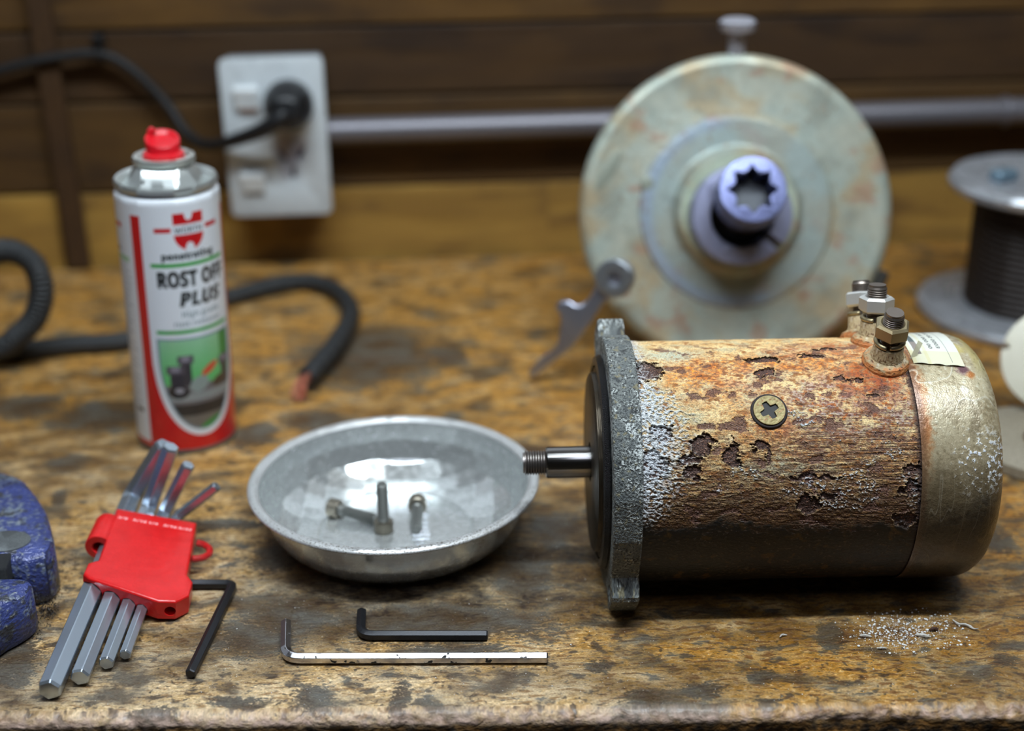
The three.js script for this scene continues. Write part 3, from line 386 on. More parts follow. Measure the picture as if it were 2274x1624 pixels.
// ---------------------------------------------------------------- bowl and screws
{
  const steel = textures(1024, 512, (u, v) => { const n = fbm(u * 40, v * 20, 4), f = fbm(u * 160, v * 80, 3), s = smooth(0.34, 0.5, f + 0.25 * n); const g = 225 + 16 * n; const c = mix3([g, g, g * 0.99], [150, 142, 124], s * 0.22); return [...c, 0.5 + 0.1 * n + 0.06 * f, 0.24 + 0.12 * n + 0.1 * s]; }, { wrap: REP, rough: true });
  const rimDirt = textures(1024, 64, (u, v) => { const n = fbm(u * 420, v * 14, 4), d = smooth(0.34, 0.56, n + 0.26 * Math.cos((u - 0.02) * 6.28)) * 0.75; const g = 214 + 20 * n; const c = mix3([g, g, g], [74, 66, 54], d); return [...c, 0.5 + 0.3 * n, 0.46 + 0.3 * d]; }, { rough: true, wrap: REP });
  const bowl = thing('metal_bowl', 'shallow round stainless steel bowl holding three small screws', 'bowl', [-0.0607, 0, -0.6500]);
  const inner = [[0, 1.4], [38, 1.4], [38.6, 1.1], [39.4, 1.1], [40, 1.5], [45, 1.9], [51.5, 3.0], [57, 5.4], [61.2, 9.6], [64.2, 15.2], [66.5, 22.5], [68.1, 29.3]];
  const outer = [[68.9, 29.2], [67.4, 22.2], [65.1, 14.5], [62, 8.6], [57.7, 4.2], [52, 1.7], [45, 0.2], [0, 0.2]];
  const smoothProfile = a => new THREE.SplineCurve(a.map(p => new THREE.Vector2(p[0] * mm, p[1] * mm))).getPoints(a.length * 6).map(p => [p.x, p.y]);
  const wallG = lathe([...smoothProfile(inner.slice(3)), ], 160, 1.0), floorG = lathe(inner.slice(0, 4).map(p => [p[0] * mm, p[1] * mm]), 160, 0.3), outG = lathe(outer.map(p => [p[0] * mm, p[1] * mm]), 160, 0.7);
  const bm = mat(0xeef3f5, 0.9, 0.72, { map: withRepeat(steel.map, 2, 1), roughnessMap: withRepeat(steel.rough, 2, 1), bumpMap: withRepeat(steel.bump, 2, 1), bumpScale: 0.00008, side: THREE.DoubleSide });
  obj('bowl_body', merge([floorG, wallG, outG]), bm, bowl);
  const rim = obj('rolled_rim', lathe([[68.1, 29], [68.6, 30.2], [70, 31], [72.4, 31.1], [73.6, 30.6], [73.9, 29.6], [73.4, 28.9], [71, 29], [68.9, 28.9]].map(p => [p[0] * mm, p[1] * mm]), 160, 0.9), mat(0xf4f6f6, 0.9, 0.6, { map: rimDirt.map, roughnessMap: rimDirt.rough, bumpMap: rimDirt.bump, bumpScale: 0.00004 }), bowl); rim.rotation.y = 0.1;
  const marks = []; for (let i = 0; i < 15; i++) { const z = -30 + i * 4.2, w = 2.2 + 3.2 * rnd(), q = curve([[-w * mm, 0, 0], [-w * 0.3 * mm, 0, 0.9 * mm * (rnd() - 0.3)], [w * 0.5 * mm, 0, 0.8 * mm * (rnd() - 0.7)], [w * mm, 0, 0]], 10); marks.push(sweep(q, 0.55 * mm, 8).translate((1.2 + 0.8 * rnd()) * mm, 1.35 * mm, z * mm)); }
  const em = obj('embossed_mark', merge(marks), chrome, bowl); em.position.set(11 * mm, 0, 4 * mm); em.rotation.y = 0.05;
  finish(bowl);
  const zincGrey = mat(0xa8aaa6, 0.46, 0.75, { map: withRepeat(speckle.map, 2, 2) }), headM = mat(0xb2aa9a, 0.34, 0.9, { map: withRepeat(speckle.map, 1, 1) });
  const headGeo = (() => { const ev = new Evaluator(), h = new Brush(crease(new THREE.LatheGeometry([[0, 0], [4.6, 0], [5, 0.5], [5, 5.4], [4.7, 5.9], [0, 5.9]].map(p => new THREE.Vector2(p[0] * mm, p[1] * mm)), 40), 0.5)), s = new Brush(new THREE.CylinderGeometry(2.9 * mm, 2.9 * mm, 4 * mm, 6)); s.position.y = 0.9 * mm; h.updateMatrixWorld(); s.updateMatrixWorld(); return crease(ev.evaluate(h, s, SUBTRACTION).geometry, 0.5); })();
  const shankGeo = lathe([[0, 27.5 * mm], [2.1 * mm, 27.5 * mm], ...threadProfile(2.95 * mm, 0.9 * mm, 8.5 * mm, 26.6 * mm, 0.22).reverse(), [2.95 * mm, 7.5 * mm], [2.95 * mm, 5.9 * mm]], 32, 0.3);
  const first = thing('socket_screw', 'grey socket screw standing upright on its head in the bowl', 'screw', [0, 0, 0], 'socket screws in the bowl');
  obj('head', headGeo, headM, first); obj('threaded_shank', shankGeo, zincGrey, first);
  first.position.set(-0.0668, 1.5 * mm, -0.6470); first.rotation.set(-0.03, 0, 0.0);
  const lying = (label, tipX, tipZ, headX, headZ) => { const c = first.clone(); c.name = numbered('socket_screw'); scene.add(c); c.userData = { ...first.userData, label }; const d = V(tipX - headX, -1.9 * mm, tipZ - headZ).normalize(); c.position.set(headX, 6.6 * mm, headZ); c.quaternion.setFromUnitVectors(V(0, 1, 0), d); return c; };
  lying('socket screw lying on its side, head against the left of the bowl floor', -0.0716, -0.6535, -0.0965, -0.6640);
  lying('socket screw lying with its tip toward the front rim, beside the stamped mark', -0.0498, -0.6425, -0.0507, -0.6695);
}

// ---------------------------------------------------------------- loose hex keys
{
  const up = V(0, 1, 0);
  const key = (label, tip, corner, end, flats, bend, m, rot = 0) => tag(obj('hex_key', hexKeyGeometry(tip, corner, end, flats, bend, rot, up), m), label, 'hex key', 'loose hex keys on the bench');
  key('long shiny steel hex key with dark pits lying along the front of the bench', [14.6 * mm, 2.7 * mm, -0.5323], [-0.1015, 2.7 * mm, -0.5338], [-0.1052, 2.9 * mm, -0.5618], 4.6 * mm, 7 * mm, pittedSteel);
  key('short black hex key lying in front of the bowl', [-12.2 * mm, 2.5 * mm, -0.5503], [-0.0700, 2.5 * mm, -0.5513], [-0.0712, 2.9 * mm, -0.5705], 4.2 * mm, 6 * mm, blackSteel);
  key('black hex key with its short arm tucked under the red holder', [-0.1415, 2.6 * mm, -0.5225], [-0.1352, 2.6 * mm, -0.5955], [-0.1625, 2.6 * mm, -0.5962], 4.4 * mm, 4.5 * mm, blackSteel);
}

// ---------------------------------------------------------------- red holder with hex keys
{
  const redTex = textures(256, 256, (u, v) => { const n = fbm(u * 6, v * 6, 3); return [214 + 12 * n, 22 + 8 * n, 24 + 8 * n, 0.5 + 0.3 * n]; }, { wrap: REP });
  const red = mat(0xffffff, 0.34, 0, { map: withRepeat(redTex.map, 20, 20), bumpMap: withRepeat(redTex.bump, 40, 40), bumpScale: 0.0003, clearcoat: 0.2, clearcoatRoughness: 0.25 });
  const holder = thing('hex_key_holder', 'red plastic holder clasping four hex keys side by side', 'holder', [-0.1790, 0.0092, -0.6050]);
  const TILT = R(8); holder.rotation.set(R(3.5), 0, -TILT, 'XYZ');
  const keysAt = [[-19.2, 9.4, 98, -56.5, 5, V(22, 33, 0), 37], [-9, 7.8, 88, -47, 4.3, V(16, 37, 0), 40], [-0.4, 6.3, 77, -44, 3.6, V(16, 29.5, 0), 33], [6.2, 4.9, 70, -41, 3, V(23.4, 19.3, 0), 30]];
  const sp = [[-22, 33], [19, 28], [23, -16], [26.5, -21], [27, -32], [22, -38], [14, -39], [-21, -27], [-24, -24], [-24, -15], [-20, -12]].map(p => [p[0] * mm, p[1] * mm]);
  let slab = new Brush(extrude(shapeOf(sp), 11 * mm, 1.6 * mm, { seg: 4 }).rotateX(-Math.PI / 2).translate(0, -3.2 * mm, 0)); slab.updateMatrixWorld();
  const ev = new Evaluator(); ev.attributes = ['position', 'normal', 'uv'];
  for (const [x, f] of keysAt) { const b = new Brush(new THREE.CylinderGeometry(f / 2 * 1.18 * mm, f / 2 * 1.18 * mm, 120 * mm, 24).rotateX(Math.PI / 2)); b.position.set(x * mm, 0, 0); b.updateMatrixWorld(); slab = ev.evaluate(slab, b, SUBTRACTION); }
  { const b = new Brush(new THREE.CylinderGeometry(2.6 * mm, 2.6 * mm, 16 * mm, 24).rotateX(Math.PI / 2)); b.position.set(19.5 * mm, 2.1 * mm, 36 * mm); b.updateMatrixWorld(); slab = ev.evaluate(slab, b, SUBTRACTION); }
  obj('holder_body', box3uv(crease(slab.geometry, 0.5), 1), red, holder);
  const eye = new THREE.Shape(); eye.absarc(0, 0, 6.8 * mm, 0, Math.PI * 2, false); const eh = new THREE.Path(); eh.absarc(0, 0, 3 * mm, 0, Math.PI * 2, true); eye.holes.push(eh);
  const tube = obj('clip_tube', crease(extrude(eye, 21 * mm, 0.8 * mm, { seg: 3 }), 0.5), red, holder); tube.position.set(-24 * mm, 2.2 * mm, -26 * mm);
  const lp = []; for (let i = 0; i <= 24; i++) { const t = lerp(-1.45, 1.45, i / 24); lp.push(V((20.5 + 8.5 * Math.cos(t)) * mm, 3 * mm, (-10 + 7 * Math.sin(t)) * mm)); }
  obj('hanging_loop', sweep(lp, 1.7 * mm, 10), red, holder);
  const cv = document.createElement('canvas'); cv.width = 512; cv.height = 96; const x = cv.getContext('2d'); x.fillStyle = '#d91a1c'; x.fillRect(0, 0, 512, 96); x.fillStyle = '#f6c3c6'; x.font = 'bold 46px sans-serif'; ['3/8', '5/16', '1/4', '3/16', '5/32'].forEach((s, i) => x.fillText(s, 6 + i * 104, 64));
  const t = new THREE.CanvasTexture(cv); t.colorSpace = THREE.SRGBColorSpace; const pr = obj('size_print', new THREE.PlaneGeometry(38 * mm, 5 * mm).rotateX(-Math.PI / 2), mat(0xffffff, 0.34, 0, { map: t }), holder); pr.position.set(-1 * mm, 7.86 * mm, -22.6 * mm); pr.rotation.y = -0.12;
  finish(holder); holder.updateMatrixWorld();
  const labels = ['thickest hex key in the red holder, at its left side', 'second thickest hex key in the red holder, beside the thickest one', 'second thinnest hex key in the red holder, beside the thinnest one', 'thinnest hex key in the red holder, nearest its hanging loop side'];
  keysAt.forEach(([kx, f, tz, bz, br, dir, len], i) => {
    const a = Math.atan2(dir.y, dir.x) + TILT, end = [kx + len * Math.cos(a), len * Math.sin(a), bz];
    const m = obj('hex_key', hexKeyGeometry([kx * mm, 0, tz * mm], [kx * mm, 0, bz * mm], end.map(v => v * mm), f * mm, br * 1.3 * mm, i === 0 ? 0.06 : i === 1 ? 0.2 : 0.12, V(0, 1, 0)), keySteel);
    m.applyMatrix4(holder.matrixWorld); tag(m, labels[i], 'hex key', 'steel hex keys in the red holder');
  });
}

// ---------------------------------------------------------------- spray can
{
  const W = 2048, H = 1776, k = W / 179, cv = document.createElement('canvas'); cv.width = W; cv.height = H; const x = cv.getContext('2d');
  const X = d => W / 2 + d * k, Y = h => H - h / 152 * H, RED = '#c4121a';
  x.fillStyle = '#dfe4ea'; x.fillRect(0, 0, W, H);
  x.fillStyle = RED; x.fillRect(0, Y(6), W, H); x.fillRect(X(-33), Y(142), 6.2 * k, H); x.fillRect(X(27), Y(142), 6.2 * k, H); x.fillRect(X(-33), Y(55), 66 * k, H);
  x.fillStyle = '#dfe4ea'; x.beginPath(); x.moveTo(X(-26.8), Y(140)); x.lineTo(X(-26.8), Y(62)); x.bezierCurveTo(X(-26.8), Y(30), X(-14), Y(11), X(0), Y(11)); x.bezierCurveTo(X(14), Y(11), X(26.8), Y(30), X(26.8), Y(62)); x.lineTo(X(26.8), Y(140)); x.closePath(); x.fill();
  // printed picture panel
  x.save(); x.beginPath(); x.moveTo(X(-22.5), Y(71)); x.lineTo(X(-22.5), Y(60)); x.bezierCurveTo(X(-22), Y(32), X(-12), Y(15), X(0), Y(15)); x.bezierCurveTo(X(12), Y(15), X(22), Y(32), X(22.5), Y(60)); x.lineTo(X(22.5), Y(71)); x.closePath(); x.clip();
  const gr = x.createLinearGradient(0, Y(71), 0, Y(36)); gr.addColorStop(0, '#8fc49a'); gr.addColorStop(1, '#52b85e'); x.fillStyle = gr; x.fillRect(0, Y(71), W, H);
  x.fillStyle = '#3f8a45'; x.fillRect(X(14), Y(71), 12 * k, 22 * k); x.fillStyle = '#6f6a6c'; x.fillRect(0, Y(43), W, 30 * k); x.fillStyle = '#8e9494'; x.fillRect(0, Y(38), W, 5 * k); x.fillStyle = '#2d2c2e'; x.fillRect(0, Y(31), W, 8 * k); x.fillStyle = '#6d6862'; x.fillRect(0, Y(24), W, 12 * k); x.fillStyle = '#2f8a36'; x.beginPath(); x.ellipse(X(8), Y(16), 13 * k, 5 * k, -0.3, 0, 7); x.fill();
  const boltPic = (bx, bt, bb, w) => { x.fillStyle = '#3a3840'; x.fillRect(X(bx) - w * 0.32 * k, Y(bt), w * 0.64 * k, (bt - bb) * k); x.fillStyle = '#55505a'; x.fillRect(X(bx) - w / 2 * k, Y(bt), w * k, 5 * k); x.fillStyle = '#8a8592'; x.fillRect(X(bx) - w * 0.25 * k, Y(bt - 0.6), w * 0.5 * k, 3 * k); };
  boltPic(-8, 61, 42, 9); boltPic(-14, 55, 36, 10); boltPic(17, 56, 38, 9); x.fillStyle = '#2b2a2e'; x.beginPath(); x.ellipse(X(-13), Y(39), 6 * k, 4 * k, 0, 0, 7); x.fill(); x.fillStyle = '#9a98a0'; x.beginPath(); x.ellipse(X(-12.5), Y(40), 2.6 * k, 1.8 * k, 0, 0, 7); x.fill();
  x.fillStyle = '#8f9c98'; x.beginPath(); x.ellipse(X(-1), Y(43), 6 * k, 4.5 * k, -0.5, 0, 7); x.fill(); x.fillStyle = '#d2543a'; x.beginPath(); x.ellipse(X(6), Y(51), 6 * k, 2.3 * k, -0.55, 0, 7); x.fill(); x.fillStyle = '#4e4034'; x.beginPath(); x.ellipse(X(12), Y(42), 5 * k, 3 * k, -0.3, 0, 7); x.fill(); x.restore();
  x.lineWidth = 1.2 * k; x.strokeStyle = '#7f93a0'; x.beginPath(); x.moveTo(X(-22.5), Y(71)); x.lineTo(X(-22.5), Y(60)); x.bezierCurveTo(X(-22), Y(32), X(-12), Y(15), X(0), Y(15)); x.bezierCurveTo(X(12), Y(15), X(22), Y(32), X(22.5), Y(60)); x.lineTo(X(22.5), Y(71)); x.closePath(); x.stroke();
  x.fillStyle = '#0f9a20'; x.fillRect(X(-22.5), Y(115.5), 45 * k, 2.2 * k); x.fillRect(X(-22.5), Y(76.4), 45 * k, 2.2 * k);
  const logo = (cx, s) => { x.fillStyle = RED; x.fillRect(X(cx - 19 * s), Y(135.6), 9 * s * k, 2.6 * k); x.fillRect(X(cx + 10 * s), Y(135.6), 9 * s * k, 2.6 * k);
    x.beginPath(); x.moveTo(X(cx - 8.6), Y(143.4)); x.lineTo(X(cx - 2.4), Y(143.4)); x.quadraticCurveTo(X(cx - 2.2), Y(139.4), X(cx), Y(139.4)); x.quadraticCurveTo(X(cx + 2.2), Y(139.4), X(cx + 2.4), Y(143.4)); x.lineTo(X(cx + 8.6), Y(143.4)); x.lineTo(X(cx + 8.6), Y(137.2)); x.lineTo(X(cx - 8.6), Y(137.2)); x.closePath(); x.fill();
    x.beginPath(); x.moveTo(X(cx - 8.6), Y(131.4)); x.lineTo(X(cx + 8.6), Y(131.4)); x.bezierCurveTo(X(cx + 8.4), Y(127.4), X(cx + 6), Y(124.6), X(cx + 2.8), Y(122.8)); x.quadraticCurveTo(X(cx + 2.2), Y(127), X(cx), Y(127)); x.quadraticCurveTo(X(cx - 2.2), Y(127), X(cx - 2.8), Y(122.8)); x.bezierCurveTo(X(cx - 6), Y(124.6), X(cx - 8.4), Y(127.4), X(cx - 8.6), Y(131.4)); x.closePath(); x.fill();
    x.fillStyle = '#4d5560'; x.textAlign = 'center'; x.font = `bold ${4.6 * k}px sans-serif`; x.fillText('WÜRTH', X(cx), Y(132.4)); };
  logo(0, 1); logo(-61, 1); x.textAlign = 'center'; x.lineJoin = 'round'; const bold = (t, px, py, w, max) => { x.strokeStyle = x.fillStyle; x.lineWidth = w * k; x.strokeText(t, px, py, max); x.fillText(t, px, py, max); };
  x.fillStyle = '#3c4648'; x.font = `bold ${5.4 * k}px sans-serif`; bold('penetrating', X(-1), Y(117.6), 0.4, 37 * k);
  x.fillStyle = '#0c1412'; x.font = `bold ${12.2 * k}px sans-serif`; bold('ROST OFF', X(1), Y(102), 0.9, 42 * k); x.save(); x.translate(X(4), Y(90.6)); x.transform(1, 0, -0.16, 1, 0, 0); x.font = `bold ${11 * k}px sans-serif`; bold('PLUS', 0, 0, 0.8, 26 * k); x.restore();
  x.fillStyle = '#7d8f96'; x.font = `bold ${4.6 * k}px sans-serif`; x.fillText('High grade', X(4), Y(84)); x.fillText('rust remover', X(2), Y(78.6));
  x.textAlign = 'left'; x.fillStyle = '#b3bcc4'; for (let i = 0; i < 26; i++) { const h = 112 - i * 3.3; x.fillRect(X(-61), Y(h), (16 + 9 * rnd()) * k, 0.9 * k); } x.fillStyle = '#9bc79b'; x.fillRect(X(-60), Y(117), 23 * k, 3 * k); x.fillStyle = '#4a4f54'; x.fillRect(X(-60), Y(121), 14 * k, 2 * k); x.fillRect(X(-44), Y(26), 7 * k, 2.4 * k);
  const t = new THREE.CanvasTexture(cv); t.colorSpace = THREE.SRGBColorSpace;
  const can = thing('spray_can', 'white and red aerosol can with a red spray button and green-striped label', 'spray can', [-0.1922, 0.0004, -0.7665]); can.rotation.z = -R(1.2);
  const tin = mat(0xd6dcda, 0.3, 0.8), print = mat(0xffffff, 0.3, 0, { map: t, clearcoat: 0.5, clearcoatRoughness: 0.12 }), white = mat(0xdfe4ea, 0.3, 0, { clearcoat: 0.5, clearcoatRoughness: 0.12 });
  const body = obj('can_body', new THREE.CylinderGeometry(28.5 * mm, 28.5 * mm, 145 * mm, 96, 1, true).translate(0, 75.5 * mm, 0), print, can); body.rotation.y = R(34 - 180);
  { const q = body.geometry.attributes.uv; for (let i = 0; i < q.count; i++) q.setY(i, q.getY(i) * 145 / 152 + 3 / 152); }
  obj('shoulder', lathe([[28.5, 148], [28.4, 149], [27.9, 150.3], [27.0, 151.2], [25.9, 151.5]].map(p => [p[0] * mm, p[1] * mm]), 96, 0.9), white, can);
  obj('base_seam', lathe([[0, 0.4], [26, 0], [28.2, 0.4], [28.9, 1.4], [28.8, 2.6], [28.4, 3.2]].map(p => [p[0] * mm, p[1] * mm]), 96), mat(0x9a9a98, 0.35, 0.9), can);
  const cone = obj('top_cone', lathe([[25.9, 151.2], [25.9, 152.9], [27.5, 153.2], [28.1, 154.4], [28, 156], [27.2, 157], [26.2, 156.8], [25.4, 155.4], [24.6, 152.8], [23.4, 152.2], [22, 153.4], [20.3, 156.6], [18.4, 160], [16.6, 162.4], [15.4, 163.8]].map(p => [p[0] * mm, p[1] * mm]), 96, 0.9), tin, can);
  const hole = obj('dimple', new THREE.SphereGeometry(1.1 * mm, 12, 8), mat(0x20221f, 0.6), cone); hole.position.set(-8 * mm, 158.2 * mm, 17.5 * mm);
  obj('valve_cup', lathe([[14.6, 163.5], [15.4, 164.2], [16.6, 165.2], [17, 167], [16.4, 168.7], [15, 169.2], [13.8, 168.4], [13, 166.6], [11, 166.2], [0, 166.2]].map(p => [p[0] * mm, p[1] * mm]), 72, 0.9), mat(0xcfd2cc, 0.36, 0.8), can);
  const rp = mat(0xd8202e, 0.36, 0, { transmission: 0.12, thickness: 0 }), rr = mat(0xd01422, 0.36, 0);
  const button = obj('spray_button', lathe([[0, 166.4], [11.2, 166.4], [11.4, 167.6], [11, 170], [10, 170.8], [9.2, 171], [9.1, 172.5], [9.4, 177.4], [9.1, 178], [8.3, 177.6], [7.2, 176.4], [4, 175.4], [0, 175.2]].map(p => [p[0] * mm, p[1] * mm]), 64, 0.7), rr, can);
  { const p = button.geometry.attributes.position; for (let i = 0; i < p.count; i++) if (p.getY(i) > 0.1712) { const f = clamp((p.getY(i) - 0.1712) / 0.0062); p.setY(i, p.getY(i) - f * p.getZ(i) * 0.3 - f * 0.1 * p.getX(i)); } p.needsUpdate = true; button.geometry = crease(button.geometry, 0.7); }
  const spout = obj('nozzle_tab', box(4.4 * mm, 4 * mm, 3 * mm, 1.2 * mm), rp, can); spout.position.set(-6.6 * mm, 180.6 * mm, -4.5 * mm); spout.rotation.set(0.1, 0.4, 0.8);
  finish(can);
}

// ---------------------------------------------------------------- blue vise base
{
  const paintTex = textures(1024, 512, (u, v) => { const n = fbm(u * 9, v * 7, 4), f = fbm(u * 50, v * 40, 4); let c = mix3([70, 82, 142], [42, 50, 96], clamp(0.5 + n)); c = mix3(c, [118, 128, 136], smooth(-0.05, 0.3, n * 0.8 + 0.5 * f) * 0.85); c = mix3(c, [56, 58, 62], smooth(0.1, 0.36, fbm(u * 14 + 4, v * 11, 4)) * 0.9); c = mix3(c, [150, 148, 134], smooth(0.36, 0.5, f) * 0.8); return [...c, 0.5 + 0.4 * f - 0.2 * n, 0.4 + 0.3 * n + 0.2 * f]; }, { wrap: REP, rough: true });
  const blue = mat(0xffffff, 0.9, 0.1, { map: withRepeat(paintTex.map, 9, 12), roughnessMap: withRepeat(paintTex.rough, 9, 12), bumpMap: withRepeat(paintTex.bump, 9, 12), bumpScale: 0.0012 });
  const vise = thing('bench_vise', 'worn blue painted cast vise base at the left edge of the bench', 'vise', [-0.28, 0, -0.62]);
  const P = (a) => a.map(([px, pz]) => [(px + 280) * mm, -(pz + 620) * mm]);
  const smoothOutline = (pts, n = 90) => new THREE.SplineCurve([...P(pts), P(pts)[0]].map(p => new THREE.Vector2(...p))).getPoints(n).slice(0, -1).map(p => [p.x, p.y]);
  const backS = shapeOf(smoothOutline([[-340, -640], [-310, -672], [-282, -674], [-257, -664], [-243.5, -647], [-232, -628], [-224, -610], [-219, -596], [-219.5, -586], [-226, -581], [-240, -580], [-290, -580], [-340, -590]]));
  const top = extrude(backS, 27 * mm, 4 * mm, { seg: 5 }).rotateX(-Math.PI / 2); obj('base_casting', box3uv(crease(top, 0.8)), blue, vise);
  const frontS = shapeOf(smoothOutline([[-330, -566], [-260, -567.5], [-232, -568.5], [-222.5, -567], [-219, -561], [-220, -554], [-226, -545], [-240, -532], [-300, -520], [-335, -535]]));
  obj('front_lug', box3uv(crease(extrude(frontS, 25 * mm, 4 * mm, { seg: 5 }).rotateX(-Math.PI / 2), 0.8)), blue, vise);
  const gib = obj('steel_bar', box(70 * mm, 11 * mm, 15 * mm, 1.2 * mm), mat(0x4a4d50, 0.6, 0.6, { map: withRepeat(speckle.map, 3, 3), bumpMap: withRepeat(speckle.bump, 2, 2), bumpScale: 0.0008 }), vise); gib.position.set(11 * mm, 22 * mm, 46 * mm); gib.rotation.y = 0.12;
  const pad = obj('worn_pad', lathe([[0, 1 * mm], [11 * mm, 1 * mm], [12 * mm, 0.4 * mm], [12.4 * mm, -1 * mm]], 40), mat(0x8a9092, 0.5, 0.6, { map: speckle.map }), vise); pad.position.set(38 * mm, 27.1 * mm, 24 * mm); pad.scale.z = 0.8;
  const sludge = obj('filings', (() => { const gs = []; for (let i = 0; i < 900; i++) { const g = new THREE.TetrahedronGeometry((0.16 + 0.34 * rnd()) * mm); g.rotateX(rnd() * 6).rotateY(rnd() * 6).translate((40 + 26 * rnd()) * mm, (0.6 + 15 * rnd() * rnd()) * mm, (42 + 9 * rnd()) * mm); gs.push(g); } for (let i = 0; i < 300; i++) { const g = new THREE.TetrahedronGeometry((0.14 + 0.3 * rnd()) * mm), a = rnd(); g.rotateX(rnd() * 6).translate((lerp(55, 64, rnd())) * mm, 0.5 * mm, lerp(-10, 66, a) * mm); gs.push(g); } return merge(gs); })(), mat(0x2b2b2c, 0.45, 0.7), vise); sludge.userData.kind = 'stuff';
  finish(vise);
}

// ---------------------------------------------------------------- black cables on the bench
{
  const loom = mat(0x2c2f31, 0.32, 0, { bumpMap: withRepeat(speckle.bump, 60, 2), bumpScale: 0.0006 });
  const c1 = curve([[-0.44, 0.03, -0.86], [-0.36, 0.062, -0.86], [-0.328, 0.0805, -0.86], [-0.312, 0.0825, -0.86], [-0.3005, 0.073, -0.86], [-0.2985, 0.0555, -0.86], [-0.3055, 0.0375, -0.86], [-0.319, 0.0245, -0.86], [-0.336, 0.0155, -0.86], [-0.40, 0.0085, -0.848], [-0.55, 0.0085, -0.83]], 620);
  tag(obj('ribbed_loom', sweep(c1, (i, l, a) => 0.0074 * (1 + 0.11 * Math.sin(l / 0.0034 * 6.283 + Math.sin(a))), 18), loom), 'loop of black ribbed cable sleeve curling up at the left edge of the bench', 'cable');
  const c2 = curve([[-0.60, 0.0068, -0.90], [-0.42, 0.0068, -0.885], [-0.3375, 0.0068, -0.8795], [-0.292, 0.0068, -0.889], [-0.257, 0.0068, -0.8965], [-0.236, 0.0068, -0.925], [-0.222, 0.0068, -0.960], [-0.2015, 0.0068, -0.978], [-0.172, 0.0068, -1.002], [-0.1495, 0.0068, -1.006], [-0.127, 0.0068, -0.985], [-0.1125, 0.0075, -0.942], [-0.1145, 0.009, -0.890], [-0.1225, 0.011, -0.842], [-0.1275, 0.0115, -0.822]], 520);
  const cable = thing('power_cable', 'black ribbed cable looping behind the aerosol can with a bare copper end', 'cable', [0, 0, 0]);
  obj('sleeve', sweep(c2, (i, l, a) => 0.0064 * (1 + 0.05 * Math.sin(l / 0.003 * 6.283)), 16), loom, cable);
  const strands = []; for (let i = 0; i < 22; i++) { const a = rnd() * 6.28, r = Math.sqrt(rnd()) * 3.6 * mm, e = 1 + rnd() * 0.7; const b = V(-0.1275 + r * Math.cos(a), 0.0115 + r * Math.sin(a), -0.824); strands.push(sweep(curve([[b.x, b.y, b.z], [b.x - 2 * mm * e, b.y - 1 * mm, b.z + 8 * mm], [b.x - 3.5 * mm * e + r * 0.6 * Math.cos(a), Math.max(0.0012, b.y - 5 * mm * e), b.z + 17 * mm]], 6), 0.7 * mm, 6)); }
  obj('copper_strands', merge(strands), mat(0xd08a72, 0.4, 0.8), cable).userData.label = 'frayed bare copper end';
}

